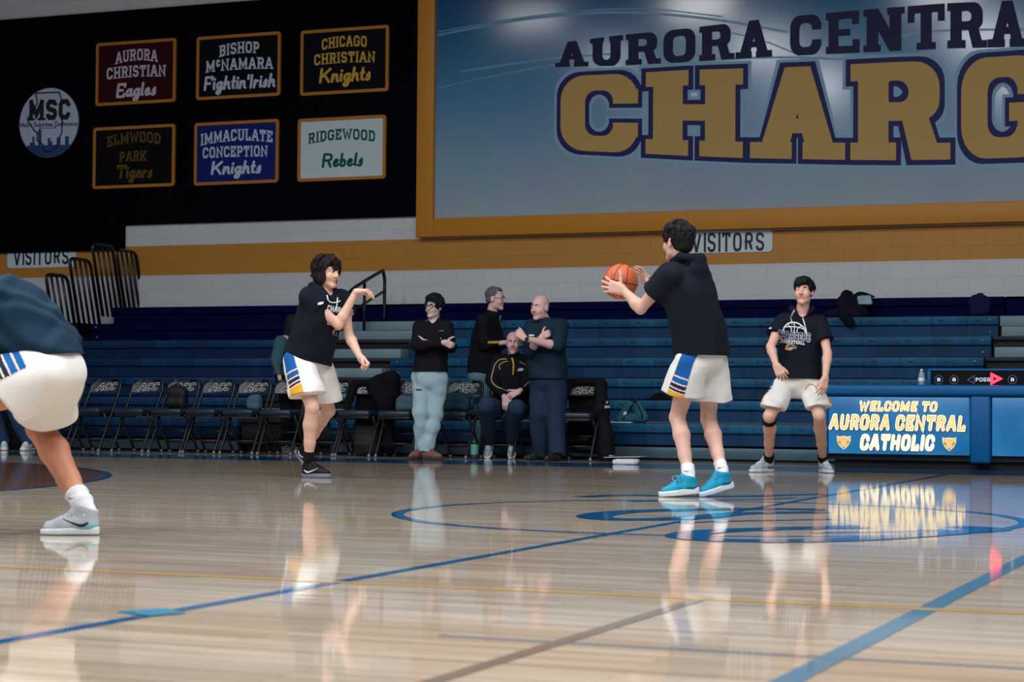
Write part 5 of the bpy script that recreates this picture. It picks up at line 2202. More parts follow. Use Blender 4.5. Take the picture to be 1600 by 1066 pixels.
hair(F, [((0, -.022, .055), (.088, .108, .092)), ((0, -.060, -.01), (.086, .072, .10)), ((-.072, .0, -.035), (.024, .050, .070)), ((.072, .0, -.035), (.024, .050, .070)), ((.0, -.065, -.075), (.07, .045, .04))],
     [((0, .125, -.04), (.070, .078, .105))], col=(30, 21, 21), wr=(.004, 70, 11),
     lk=[dict(n=120, seed=11, ln=.10, rad=.012, low=-.02, lift=.008, crown=(.015, .05), wave=.005, r3=(.088, .108, .088), face=lambda p: p[1] > .055 and p[2] < .07),
         dict(n=46, seed=12, ln=.085, rad=.012, low=-.03, lift=.008, crown=(.0, .06), fall=.02, wave=.006, face=lambda p: p[1] > .03 or p[2] > .04)],
     cones=[((.015, .085, .118), (.052, .084, .092), .013, .012), ((.052, .084, .092), (.078, .052, .035), .012, .011), ((.078, .052, .035), (.085, .025, -.045), .011, .006),
            ((.012, .086, .120), (-.036, .096, .092), .012, .011), ((-.036, .096, .092), (-.066, .082, .045), .011, .010), ((-.066, .082, .045), (-.080, .055, -.02), .010, .006),
            ((-.05, .08, .09), (-.080, .05, .02), .013, .011), ((-.080, .05, .02), (-.085, .02, -.07), .012, .007), ((.05, .07, .095), (.082, .03, .02), .013, .011), ((.082, .03, .02), (.086, .0, -.07), .012, .007)])
prof = [(-.35, .205, .150), (0, .20, .145), (.3, .180, .135), (.6, .185, .135), (.85, .195, .135), (1.0, .16, .092)]
st = tee(F, hL, hR, sL, sR, eL, eR, prof, C_NAVY, P(478, 563, 0), mid=midP, fr=(.42, .40), hood=(nb, FP), vneck=(nb, FP), hemn=W3(-.25, .0, -1))
bv = bvh_of(st)
ex, ez = unit(W3(1, 0, -.16)), unit(W3(.12, 0, 1))
look = FV
conform('lettering', text2d('CHARGERS', .05, width=.20, t=.2, style='block', gap=.1), P(526, 487, -.4), ex, ez, bv, M_LOGOW, st, look=look)
conform('lettering', text2d('BASKETBALL', .034, width=.135, t=.2, style='block', gap=.1), P(519, 509, -.4), unit(W3(1, 0, -.30)), ez, bv, mat('print_cream', (222, 210, 182), rough=.7), st, look=look)
conform('emblem_print', [disc((0, 0), .03, 14)], P(520, 518, -.4), ex, ez, bv, M_PGOLD, st, look=look)
conform('emblem_print', stroke([(-.02, -.012), (.0, .014), (.02, -.004), (.004, -.016)], .009), P(520, 518, -.4), ex, ez, bv, M_PNAVY, st, off=.007, look=look)
conform('logo', uaflogo(.045), P(498, 472.5, -.4), unit(W3(1, 0, .22)) * .6, ez, bv, M_LOGOW, st, look=look)
tube_on('drawstring', [surf(bv, P(*q, -.3), look, .004) for q in ((508.5, 460), (510, 467), (513, 471), (519, 471.5), (525, 470), (528, 468))], .0055, C_STRING, st)
tube_on('drawstring', [surf(bv, P(*q, -.3), look, .004) for q in ((524, 463), (523.5, 470), (523, 478), (522.5, 486))], .0055, C_STRING, st)
shorts(F, hL, hR, kL, kR, fr=(.80, .76), panel=[(1, W3(-.55, -.85, .0), .06, -.12)], r=((.112, .130), (.115, .150)), waist=hc + W3(.05, 0, .2))
SHK = cloth('shoe_black', (16, 17, 22), rough=.6, bump=.3, bscale=120)
M_GSOLE = mat('sole_grey', (104, 108, 122), rough=.6)
shoe(F, ftR, SHK, M_GSOLE, laces=C_BSOCK, swoosh=M_LOGOW, side=-1)
shoe(F, ftL, SHK, M_GSOLE, laces=C_BSOCK, swoosh=M_LOGOW)
for a_, k_ in ((aR, kR), (aL, kL)):
    so = sock(F, a_, k_, .125, .046, .050, C_BSOCK)

# ---------------------------------------------------------------- player in wide stance at the right
F = Fig(18.27, 1.0, h=.0055)
P = F.P
FR = F.dirv(-6)
hc = P(1247, 601, .05)
hL, hR = pair(hc, -6, .105)
sc_ = P(1252, 505, .02)
sL, sR = pair(sc_, -6, .182, tilt=-.06)
eR = F.bone(sR, 1204, 542, .31, -1)
wR = F.bone(eR, 1212.5, 570, .25, -1)
eL = F.bone(sL, 1293, 552, .31, -1)
wL = F.bone(eL, 1289.5, 590, .25, -1)
ftR = footT(F, onZ(1189, 738), -62)
ftL = footT(F, onZ(1290.5, 739), 8)
aL, aR = ftL[0](.058, 0, .10), ftR[0](.058, 0, .10)
kR = F.bone(hR, 1202, 650, .36, -1)
kL = F.bone(hL, 1280, 649, .335, -1)
midR = P(1250, 553, .08)
nb = P(1253, 491, .02)
F.torso(hL, hR, sL, sR, mid=midR)
F.head(P(1256, 456.5, -.02), -22, 6, size=1.0, neck=nb, mouth=.003)
F.arm(sL, eL, wL)
F.arm(sR, eR, wR)
F.leg(hL, kL, aL)
F.leg(hR, kR, aR)
F.hand(wR, W3(.38, -.25, -.88), W3(.25, .95, -.1), -1, curl=(22, 28, 18), spread=6, thumb=(.75, .55, .2))
F.hand(wL, W3(-.2, -.15, -.95), W3(-.35, .93, 0), 1, curl=(18, 24, 16), spread=7, thumb=(.75, .55, .25))
for t_ in (ftL[0], ftR[0]):
    F.V.cone(t_(.06, 0, .06), t_(.20, 0, .04), .034, .026, k=.02)
body = F.finish('person in navy print tee and white shorts standing wide beside the scorers table', (214, 168, 148))
F.eyes(body)
hair(F, [((0, -.018, .052), (.082, .102, .084)), ((0, -.05, .01), (.080, .066, .07)), ((.0, .050, .084), (.070, .050, .038)), ((.072, .012, .045), (.014, .040, .045)), ((-.072, .012, .045), (.014, .040, .045))],
     [((0, .130, -.045), (.072, .07, .092)), ((.09, .03, -.055), (.03, .06, .05)), ((-.09, .03, -.055), (.03, .06, .05))], col=(20, 18, 22), wr=(.003, 60, 8),
     lk=[dict(n=120, seed=21, ln=.055, rad=.010, low=-.0, lift=.003, crown=(-.01, -.03))],
     cones=[((x0, .085, .112), (x0 * 1.15 + .012, .107, .058), .013, .007) for x0 in (-.046, -.032, -.016, 0, .016, .032, .046)])
prof = [(-.35, .205, .160), (0, .20, .160), (.3, .178, .138), (.6, .182, .135), (.85, .192, .135), (1.0, .16, .092)]
st = tee(F, hL, hR, sL, sR, eL, eR, prof, C_NAVY, P(1252, 592, 0), mid=midR, fr=(.60, .55), hood=(nb, FR), vneck=(nb, FR), sr=(.088, .088), wr=(.0045, 24, 4))
bv = bvh_of(st)
look = unit(W3(.0, 1, 0))
ex, ez = RV - UV * .10, UV + RV * .03
cr = (1180 + 405 / 6.093, 425)
pz = lambda x, y: P(1180 + x / 6.093, 425 + y / 6.093, -.35)
conform('lettering', text2d('CHARGERS', .075, arch=-.006, width=.30, t=.22, style='block', gap=.06, grow=.07), pz(405, 640), ex, ez, bv, M_LOGOW, st, look=look)
conform('lettering', text2d('CHARGERS', .075, arch=-.006, width=.293, t=.20, style='block', gap=.08), pz(405, 638), ex, ez, bv, M_PNAVY, st, off=.0065, look=look)
conform('lettering', text2d('BASKETBALL', .030, width=.215, t=.22, style='block', gap=.08), pz(398, 676), ex, ez, bv, M_LOGOW, st, off=.008, look=look)
ballp = stroke([(.105 * math.cos(t), .105 * math.sin(t)) for t in np.linspace(.12, PI - .12, 14)], .012)
ballp += stroke([(0, .0), (0, .105)], .008) + stroke([(.105 * math.cos(t), .035 + .03 * math.sin(t)) for t in np.linspace(.2, PI - .2, 8)], .009)
for s_ in (-1, 1):
    ballp += stroke([(s_ * .06, .08), (s_ * .028, .05), (s_ * .024, .01)], .008)
conform('ball_print', ballp, pz(410, 580), ex, ez, bv, M_LOGOW, st, look=look)
hd = [(-.048, -.028), (-.045, .0), (-.03, .026), (.0, .03), (.03, .018), (.052, .004), (.045, -.014), (.02, -.012), (.008, -.03), (-.02, -.034)]
conform('emblem_print', [hd], pz(382, 705), ex, ez, bv, M_PGOLD, st, look=look)
conform('emblem_print', stroke([(-.03, -.006), (0, .006), (.034, .004), (.04, -.006)], .012) + stroke([(-.02, .012), (.01, .016)], .008), pz(382, 705), ex, ez, bv, M_PNAVY, st, off=.0065, look=look)
conform('logo', uaflogo(.035), pz(160, 525), RV, UV, bv, M_LOGOW, st, look=look)
for q in (((372, 368), (380, 420), (388, 455), (394, 490)), ((490, 378), (500, 440), (514, 500), (528, 560), (536, 600))):
    tube_on('drawstring', [surf(bv, pz(*a), look, .003) for a in q], .006, C_STRING, st)
sh_ = shorts(F, hL, hR, kL, kR, fr=(.76, .76), r=((.105, .120), (.105, .120)), hang=.6, panel=[(0, W3(.9, -.35, 0), .05, -.1), (1, W3(-.95, -.1, 0), .05, -.1)], wr=(.007, 28, 9))
bv2 = bvh_of(sh_)
conform('emblem_print', stroke([(.05 * math.cos(t), .07 * math.sin(t)) for t in np.linspace(.2, 2.9, 9)], .008), P(1274, 612, -.35), RV, UV, bv2, mat('print_gold', (196, 150, 70), rough=.7), sh_, look=look)
SHG = cloth('shoe_grey', (168, 176, 184), rough=.6, bump=.3, bscale=120)
SHG2 = cloth('shoe_grey_dark', (110, 118, 128), rough=.6)
shoe(F, ftR, SHG, M_WSOLE, laces=mat('lace_white', (222, 226, 230)), accent=SHG2, high=.13, sh=.042)
shoe(F, ftL, SHG, M_WSOLE, laces=mat('lace_white', (222, 226, 230)), accent=SHG2, high=.13, sh=.042)
for a_, k_ in ((aR, kR), (aL, kL)):
    so = sock(F, a_, k_, .125, .046, .050, C_BSOCK)
    conform('logo', SWOOSH(.045), a_ + unit(k_ - a_) * .09, RV, unit(k_ - a_), bvh_of(so), M_LOGOW, so, look=FV)
S_ = Vol(.005)
t_ = unit(aR - kR)
S_.flat(kR + t_ * .045, kR + t_ * .090, .066, .066, k=0)
S_.plane(kR + t_ * .045, -t_)
S_.build('knee_strap', C_BSOCK, body)

# ---------------------------------------------------------------- player crouching at the left edge
F = Fig(9.42, 1.02, h=.006)
P = F.P
FL = F.dirv(-92)
hc = P(79, 582, -.18)
hL, hR = pair(hc, -92, .10)
sc_ = P(-48, 474, -.18)
sL, sR = pair(sc_, -92, .19)
eL, eR = P(-75, 580, -.42), P(-70, 575, .08)
wL, wR = P(-115, 660, -.42), P(-105, 655, .08)
ftR = footT(F, onZ(108, 836), -90, length=.285)
ftL = footT(F, P(-110, 852, -.45) * np.array([1, 1, 0]), -90)
aR, aL = ftR[0](.058, 0, .10), ftL[0](.058, 0, .10)
kR = F.bone(hR, 62, 668, .44, 1)
kL = P(-58, 642, -.36)
midL = P(30, 512, -.18)
nb = P(-75, 452, -.18)
F.torso(hL, hR, sL, sR, mid=midL)
F.head(P(-118, 432, -.18), -92, -5, neck=nb)
F.arm(sL, eL, wL)
F.arm(sR, eR, wR)
F.leg(hL, kL, aL, 1.05)
F.leg(hR, kR, aR, 1.18)
F.hand(wL, W3(-.5, 0, -.85), W3(0, 1, 0), 1)
F.hand(wR, W3(-.5, 0, -.85), W3(0, -1, 0), -1)
for t_ in (ftL[0], ftR[0]):
    F.V.cone(t_(.06, 0, .06), t_(.20, 0, .04), .034, .026, k=.02)
body = F.finish('person crouching in a teal tee and white shorts, cut off by the left edge', (186, 124, 96))
F.eyes(body)
hair(F, [((0, -.018, .060), (.088, .104, .086)), ((0, -.05, .01), (.084, .066, .07))], [((0, .122, -.045), (.085, .07, .098))], col=(28, 22, 22))
prof = [(-.35, .20, .165), (0, .20, .162), (.3, .20, .155), (.6, .20, .158), (.85, .20, .155), (1.0, .17, .105)]
tee(F, hL, hR, sL, sR, eL, eR, prof, C_TEAL, P(80, 557, -.18), mid=midL, fr=(.6, .6), wr=(.013, 42, 21), hemn=W3(.12, 0, -1), hood=(nb, FL))
shorts(F, hL, hR, kL, kR, fr=(.60, .71), r=((.150, .165), (.130, .150)), panel=[(0, W3(0, -.7, .75), .08, .06)], waist=hc + W3(-.10, 0, .14), hip=(.18, .148), wr=(.008, 20, 5), hang=.35)
SHL = cloth('shoe_pale_grey', (176, 180, 188), rough=.6, bump=.3, bscale=120)
SHL2 = mat('shoe_aqua', (120, 196, 206), rough=.5)
shoe(F, ftR, SHL, M_WSOLE, accent=SHL2, swoosh=M_LOGOK, laces=SHL, high=.13, sh=.042)
shoe(F, ftL, SHL, M_WSOLE, accent=SHL2, swoosh=M_LOGOK, laces=SHL, high=.13, sh=.042)
for a_, k_ in ((aR, kR), (aL, kL)):
    so = sock(F, a_, k_, .15, .053, .056, C_WSOCK)
    conform('logo', SWOOSH(.05), a_ + unit(k_ - a_) * .115 - RV * .02, RV, unit(k_ - a_), bvh_of(so), M_LOGOK, so, look=FV)
# ================================================================ THE BENCH: chairs and people along the far side
M_CHB = mat('chair_vinyl', (24, 38, 52), rough=.36, spec=.5, bump=.06, bscale=200)
M_TIP = mat('chair_foot', (120, 130, 140), rough=.3, metal=.6)
M_ACC1 = mat('acc_cream', (232, 218, 184), rough=.6, spec=.1)
M_ACC2 = mat('acc_blue', (20, 58, 88), rough=.6, spec=.1)
CH_G = 'folding chairs in a row along the bleachers'


def make_chair(label):
    root = empty('folding_chair', (0, 0, 0))
    tag(root, label, 'chair', CH_G)
    for s_ in (-1, 1):
        x = .215 * s_
        mb = MB()
        mb.tube([(x, -.235, .006), (x, -.22, .03), (x * 1.0, .06, .50), (x, .20, .74), (x * .99, .225, .80), (x * .93, .238, .85), (x * .80, .245, .872), (x * .35, .247, .878)], .0165, n=8)
        mb.build('front_leg', M_BLKM, root)
        mb = MB()
        mb.tube([(x * .9, -.10, .47), (x * .9, .25, .006)], .0165, n=8)
        mb.build('rear_leg', M_BLKM, root)
        mb = MB()
        mb.tube([(x, -.238, .0), (x, -.222, .036)], .0185, n=8)
        mb.tube([(x * .9, .226, .036), (x * .9, .252, .0)], .0185, n=8)
        mb.build('foot_cap', M_TIP, root)
    mb = MB()
    mb.tube([(-.215, -.145, .16), (.215, -.145, .16)], .009, n=6)
    mb.build('front_bar', M_BLKM, root)
    mb = MB()
    mb.tube([(-.195, .16, .13), (.195, .16, .13)], .009, n=6)
    mb.tube([(-.195, .05, .27), (.195, .05, .27)], .008, n=6)
    mb.build('rear_bar', M_BLKM, root)
    mb = MB()
    mb.box((-.205, -.225, .462), (.205, .175, .535), 0, .028)
    mb.build('seat', M_CHB, root)
    mb = MB()
    mb.box((-.20, -.215, .438), (.20, .16, .464), 0, .006)
    mb.build('seat_pan', M_BLKM, root)
    # curved back pad with rounded upper corners
    mb = MB()
    nx, nz = 14, 6
    g = [[None] * (nx + 1) for _ in range(nz + 1)]
    for lay, dy in ((0, -.014), (1, .012)):
        for j in range(nz + 1):
            for i in range(nx + 1):
                u = -1 + 2 * i / nx
                zt_ = .868 - .055 * max(0, (abs(u) - .62) / .38) ** 2.2
                z = .725 + (zt_ - .725) * j / nz
                g[j][i] = (u * .20, .195 + .045 * (z - .725) / .15 + .028 * (1 - u * u) + dy, z)
        for j in range(nz):
            for i in range(nx):
                f4 = [g[j][i], g[j][i + 1], g[j + 1][i + 1], g[j + 1][i]]
                mb.face(f4 if lay == 0 else f4[::-1], 0, True)
        if lay == 0:
            g0 = [r[:] for r in g]
    edge = lambda gg: gg[0][:] + [r[-1] for r in gg[1:]] + gg[-1][-2::-1] + [r[0] for r in gg[-2:0:-1]]
    e0, e1 = edge(g0), edge(g)
    for i in range(len(e0)):
        j = (i + 1) % len(e0)
        mb.face([e0[j], e0[i], e1[i], e1[j]], 0, True)
    bm_ = mb.build('backrest', M_CHB, root)
    mp = lambda u, v, l: np.array([-.135 + .27 * u, .195 + .045 * (.022 + v * .085) / .15 + .028 * (1 - ((-.135 + .27 * u) / .2) ** 2) - .0165 - l, .747 + .012 * u + v * .085])
    text_obj('logo', 'ACC', mp, M_ACC1, bm_, lift=.0, t=.2, style='block', slant=.45, gap=.16, grow=.06, wide=1.25)
    text_obj('logo', 'ACC', mp, M_ACC2, bm_, lift=.0015, t=.2, style='block', slant=.45, gap=.16, wide=1.25)
    return root


CH_Y = 20.75
chairs = {}
CH = [(53, 'black folding chair at far left under the seated person in jeans'), (110, 'black folding chair half hidden by the crouching player'),
      (165, 'black folding chair, leftmost of the fully visible empty ones with a lettered back'), (231, 'empty black folding chair, second from the left in the visible row'),
      (288, 'black folding chair with a dark bag standing on its seat, third in the visible row'), (342, 'empty black folding chair, fourth from the left in the visible row'),
      (399, 'empty black folding chair, left of the woman in the teal jacket'), (457, 'black folding chair in front of the woman in the teal jacket'),
      (523, 'black folding chair partly behind the passing player, right side showing'), (578, 'black folding chair with a black coat over its back'),
      (640, 'black folding chair just left of the person in pale grey trousers'), (727, 'black folding chair between the pale grey trousers and the seated man'),
      (790, 'black folding chair the man with gold piping sits on'), (915, 'black folding chair at the right end with a jacket draped over it')]
proto = make_chair(CH[0][1])
for i, (x, lab) in enumerate(CH):
    o = proto if i == 0 else copy_tree(proto)
    p = onY(x, 607, CH_Y + .22)
    o.location = (p[0], CH_Y + (.12 if x in (790,) else 0), 0)
    o.rotation_euler = (0, 0, 0.03 * math.sin(i * 2.1))
    o['label'] = lab
    chairs[x] = np.array((p[0], o.location[1], 0.0))

M_BLKC = cloth('black_fabric', (13, 14, 20), rough=.9, spec=.12, bump=.3, bscale=40)
C_JACKN = cloth('black_jacket', (11, 12, 18), rough=.8, spec=.15, bump=.25, bscale=40)


def thing_vol(name, V, m, label, cat, wr=None, group=None):
    o = V.build(name, m, None, wr=wr)
    tag(o, label, cat, group)
    return o


# jacket over the last chair
c = chairs[915]
V = Vol(.008)
Lp = lambda x, y, z: c + np.array([x, y, z])
V.cone(Lp(-.20, .23, .87), Lp(.20, .23, .87), .045, k=.04)
V.cone(Lp(-.21, .22, .86), Lp(-.26, .10, .55), .055, .06, k=.04)
V.cone(Lp(-.26, .10, .55), Lp(-.25, .10, .10), .05, .045, k=.04)
V.cone(Lp(.18, .20, .86), Lp(.255, .06, .55), .065, .085, k=.04)
V.cone(Lp(.255, .06, .55), Lp(.32, .04, .06), .085, .10, k=.05)
V.box(Lp(0, .31, .48), (.235, .028, .40), None, .02, k=.04)
V.cone(Lp(.10, -.02, .86 - .62), Lp(-.12, .0, .22), .03, k=.03)
jk = thing_vol('jacket', V, C_JACKN, 'black jacket draped over the rightmost folding chair, hanging to the floor', 'jacket', wr=(.012, 18, 3))
bv = bvh_of(jk)
lk = np.array([0, 1.0, 0])
conform('emblem_print', [[(-.035, .0), (-.02, .025), (.02, .03), (.035, .012), (.01, .008), (-.01, -.004)]], atD(951, 630, 21.5), RV, UV, bv, M_PGOLD, jk, look=unit(ray(951, 630)), thick=.9)
conform('emblem_print', text2d('CHARGERS', .03, width=.085, t=.24, style='block', gap=.08), atD(951, 638, 21.5), RV, UV, bv, mat('print_cream', (222, 210, 182), rough=.7), jk, look=unit(ray(951, 638)), thick=.9)

# coat and bag at the chair behind the passing player
c = chairs[578]
V = Vol(.008)
V.cone(Lp(-.20, .22, .85), Lp(.12, .23, .86), .04, k=.04)
V.cone(Lp(-.20, .22, .84), Lp(-.23, .10, .56), .05, .055, k=.04)
V.cone(Lp(.10, .18, .86), Lp(.36, .10, .92), .07, .085, k=.06)
V.cone(Lp(.12, .10, .80), Lp(.30, .03, .60), .10, .10, k=.06)
V.cone(Lp(.32, .10, .90), Lp(.36, .12, .66), .08, .09, k=.06)
V.cone(Lp(.30, .05, .62), Lp(.34, .06, .14), .09, .07, k=.06)
V.box(Lp(.0, .30, .45), (.22, .03, .40), None, .02, k=.04)
ct = thing_vol('coat', V, M_BLKC, 'black coat heaped over the folding chair between the passing player and the pale trousers', 'coat', wr=(.014, 17, 8))
V = Vol(.008)
V.box(Lp(.05, .06, .20), (.16, .09, .19), None, .06, k=.04)
V.cone(Lp(-.05, .06, .36), Lp(.12, .06, .40), .05, k=.05)
thing_vol('duffel_bag', V, mat('bag_black', (10, 11, 15), rough=.7), 'black bag on the floor under the coat-covered chair', 'bag', wr=(.008, 22, 2))


def bag(label, at, size, m, name='backpack', lean=.0, seed=1, strap=True):
    a = np.array(at, float)
    sx, sy, sz = size
    V = Vol(.007)
    V.box(a + np.array([0, 0, sz * .42]), (sx, sy, sz * .42), None, min(sx, sy) * .6, k=.04)
    V.cone(a + np.array([-sx * .35, lean, sz * .8]), a + np.array([sx * .35, lean, sz * .8]), sy * .9, k=.05)
    V.cone(a + np.array([-sx * .5, -sy * .7, sz * .25]), a + np.array([sx * .5, -sy * .7, sz * .25]), sz * .2, k=.03)
    V.plane(a, (0, 0, -1))
    o = thing_vol(name, V, m, label, 'bag', wr=(.008, 24, seed))
    if strap:
        mb = MB()
        mb.tube(bez([a + np.array([-sx * .3, lean, sz * .93]), a + np.array([-.03, lean, sz * 1.12]), a + np.array([.03, lean, sz * 1.12]), a + np.array([sx * .3, lean, sz * .93])], 5), .009, n=6)
        mb.build('handle', m, o)
    return o


bag('dark bag standing on a folding chair seat, left part of the row', chairs[288] + np.array([0.03, .02, .532]), (.13, .07, .26), mat('bag_black', (10, 11, 15), rough=.7), seed=4)
bag('grey bag on the folding chair left of the pale trousers', chairs[640] + np.array([.05, .03, .532]), (.12, .06, .17), cloth('bag_slate', (62, 88, 100)), seed=5, strap=False)
bag('dark teal bag on the folding chair right of the pale trousers', chairs[727] + np.array([-.02, .04, .532]), (.15, .06, .20), cloth('bag_teal', (28, 58, 72)), seed=6)
bag('grey blue bag on the folding chair left of the woman', chairs[399] + np.array([.09, .05, .532]), (.08, .06, .15), cloth('bag_slate', (62, 88, 100)), seed=7, strap=False)

# teal backpack lying on the lowest bleacher seat
z0 = zt(0)
pb0 = onY(985, 659, Y0 + .12)
a = np.array([pb0[0], Y0 + .14, z0])
V = Vol(.006)
V.cone(a + np.array([-.12, 0, .05]), a + np.array([.13, 0, .06]), .055, .06, k=.04)
V.cone(a + np.array([.0, .02, .20]), a + np.array([.06, .02, .20]), .045, .05, k=.05)
V.cone(a + np.array([-.13, 0, .05]), a + np.array([-.02, .02, .2]), .05, .05, k=.05)
V.cone(a + np.array([.14, 0, .06]), a + np.array([.07, .02, .2]), .05, .05, k=.05)
V.plane(a, (0, 0, -1))
bp_ = thing_vol('backpack', V, cloth('pack_teal', (44, 96, 112)), 'teal backpack slumped on the lowest bleacher seat right of the draped chair', 'bag', wr=(.006, 26, 9))
bvp = bvh_of(bp_)
for i, q in enumerate((((966, 655), (972, 646), (978, 636), (984, 628)), ((992, 625), (998, 636), (1003, 646), (1004, 655)))):
    tube_on('strap', [surf(bvp, onY(x, y, Y0 - .1), lk, .002) for x, y in q], .010, cloth('strap_dark', (18, 34, 46)), bp_)
tube_on('handle', bez([surf(bvp, onY(x, y, Y0 - .1), lk, .0) for x, y in ((982, 628), (985, 624), (991, 623), (996, 627))], 4), .010, cloth('strap_dark', (18, 34, 46)), bp_)
conform('label', [[(-.016, -.02), (.016, -.012), (.016, .02), (-.016, .012)]], onY(968, 646, Y0 - .1), np.array([1.0, 0, 0]), UV, bvp, M_LOGOW, bp_, look=lk)
mb = MB()
mb.box((pb0[0] - .19, Y0 - .03, z0 + .0005), (pb0[0] + .06, Y0 + .05, z0 + .012), 0, .003)
tag(mb.build('notebook', mat('paper_white', (206, 206, 204), rough=.6)), 'white notebook lying on the bleacher seat in front of the teal backpack', 'notebook')
# dark hat behind the ball player's leg
V = Vol(.006)
a = onY(1031, 623, Y0 + TREAD * 1 + .12)
a[2] = zt(1)
V.ell(a + np.array([0, 0, .0]), (.12, .09, .085), k=.02)
V.ell(a + np.array([-.02, -.07, .012]), (.15, .09, .016), k=.02)
V.plane(a, (0, 0, -1))
thing_vol('cap', V, M_BLKC, 'dark cap lying on the bleachers beside the ball player', 'cap', wr=(.004, 30, 5))
# heap of clothes on the top rows
V = Vol(.007)
q_ = lambda x, y, Y: onY(x, y, Y)
Y5, Y6 = Y0 + TREAD * 5, Y0 + TREAD * 6
for a_, b_, Y_, ra, rb in (((1322, 470), (1350, 470), Y6 - .16, .085, .075), ((1316, 474), (1330, 490), Y6 - .22, .09, .10), ((1340, 476), (1348, 488), Y6 - .22, .09, .08), ((1318, 488), (1338, 492), Y5 + .10, .07, .08),
                        ((1322, 494), (1328, 503), Y5 - .09, .075, .05), ((1326, 487), (1300, 490), Y5 + .16, .06, .045), ((1300, 490), (1284, 492), Y5 + .14, .045, .03), ((1322, 461), (1328, 459), Y6 - .12, .035, .04), ((1342, 463), (1366, 464), Y6 - .12, .045, .03)):
    V.cone(q_(*a_, Y_), q_(*b_, Y_), ra, rb, k=.035)
hp_ = thing_vol('clothes_heap', V, cloth('heap_navy', (12, 15, 34), bump=.3, bscale=30), 'heap of dark clothes hanging over the top bleacher row at the right', 'clothes', wr=(.016, 22, 13))
V = Vol(.006)
V.box(q_(1351, 469, Y6 - .285), (.085, .016, .055), frame_of(W3(1, 0, .12)), .015)
tw = thing_vol('towel', V, cloth('towel_grey', (150, 176, 184)), 'pale grey towel on the heap of dark clothes', 'towel', wr=(.006, 30, 3))
tube_on('drawn_sleeve', bez([q_(*p, Y6 - .12) for p in ((1315, 462), (1318, 457), (1324, 455), (1328, 459), (1324, 464))], 5), .018, M_BLKC, hp_)
bk_ = onY(1531, 493, Y5 + .22)
bag('dark blue backpack leaning on the top bleacher row at the right', (bk_[0], Y5 + .20, zt(5)), (.125, .08, .25), cloth('pack_navy', (16, 22, 62)), seed=11, lean=.05)

# water bottle on the scorers table
wb_ = onY(1440, 602, YT + .12)
mb = MB()
mb.lathe([(.001, 0), (.031, .0), (.033, .01), (.033, .075), (.030, .09), (.031, .10), (.024, .122), (.013, .135), (.012, .14)], (0, 0, 0), 20)
M_PET = mat('bottle_clear', (196, 222, 232), rough=.12)
M_PET.node_tree.nodes['Principled BSDF'].inputs['Transmission Weight'].default_value = .65
wbo = mb.build('water_bottle', M_PET)
wbo.location = (wb_[0], YT + .12, .8455)
tag(wbo, 'clear plastic water bottle on the scorers table left of the display', 'bottle')
mb = MB()
mb.lathe([(.0335, .035), (.034, .036), (.034, .07), (.0335, .071)], (0, 0, 0), 20)
mb.build('label', mat('bottle_label', (216, 226, 226), rough=.5), wbo)
mb = MB()
mb.lathe([(.001, .138), (.0145, .138), (.0145, .155), (.012, .157), (.001, .157)], (0, 0, 0), 16)
mb.build('cap', mat('bottle_cap', (220, 224, 228), rough=.4), wbo)
# sports bottle on the floor
gb = onZ(741, 718)
mb = MB()
mb.lathe([(.001, 0), (.04, 0), (.042, .01), (.042, .07), (.043, .15), (.040, .17), (.001, .17)], (0, 0, 0), 20)
gbo = mb.build('sports_bottle', mat('bottle_green', (82, 140, 120), rough=.35))
gbo.location = gb
tag(gbo, 'green sports bottle standing on the floor beside the seated man', 'bottle')
mb = MB()
mb.lathe([(.041, .168), (.041, .19), (.02, .215), (.014, .235), (.001, .236)], (0, 0, 0), 16)
mb.build('lid', mat('bottle_lid', (20, 24, 28), rough=.5), gbo)
mb = MB()
mb.lathe([(.0425, .001), (.0435, .002), (.0435, .055), (.0425, .056)], (0, 0, 0), 20)
mb.build('base_band', mat('bottle_base', (18, 26, 60), rough=.5), gbo)
# towel and clipboard on the floor by the last chair
f0 = onZ(978, 726)
V = Vol(.006)
V.box(f0 + np.array([0, 0, .027]), (.125, .09, .026), None, .02)
V.cone(f0 + np.array([.06, -.03, .03]), f0 + np.array([.12, -.04, .025]), .025, .02, k=.02)
V.plane(f0, (0, 0, -1))
thing_vol('folded_towel', V, cloth('towel_white', (206, 206, 208)), 'white folded towel on the floor by the draped chair', 'towel', wr=(.004, 34, 4))
mb = MB()
f1 = onZ(976, 725)
mb.obox((f1[0], f1[1] + .02, .072), frame_of(np.array([1, 0, .03])), (.20, .12, .004), 0, .002)
mb.build('board', mat('board_tan', (170, 160, 150), rough=.5))
o = bpy.data.objects['board']
o.name = 'clipboard'
tag(o, 'thin pale clipboard lying across the folded towel on the floor', 'clipboard')
mb = MB()
mb.obox((f1[0] - .15, f1[1] + .02, .0825), frame_of(np.array([1, 0, .03])), (.018, .05, .006), 0, .002)
mb.build('clip', M_SCREW, o)


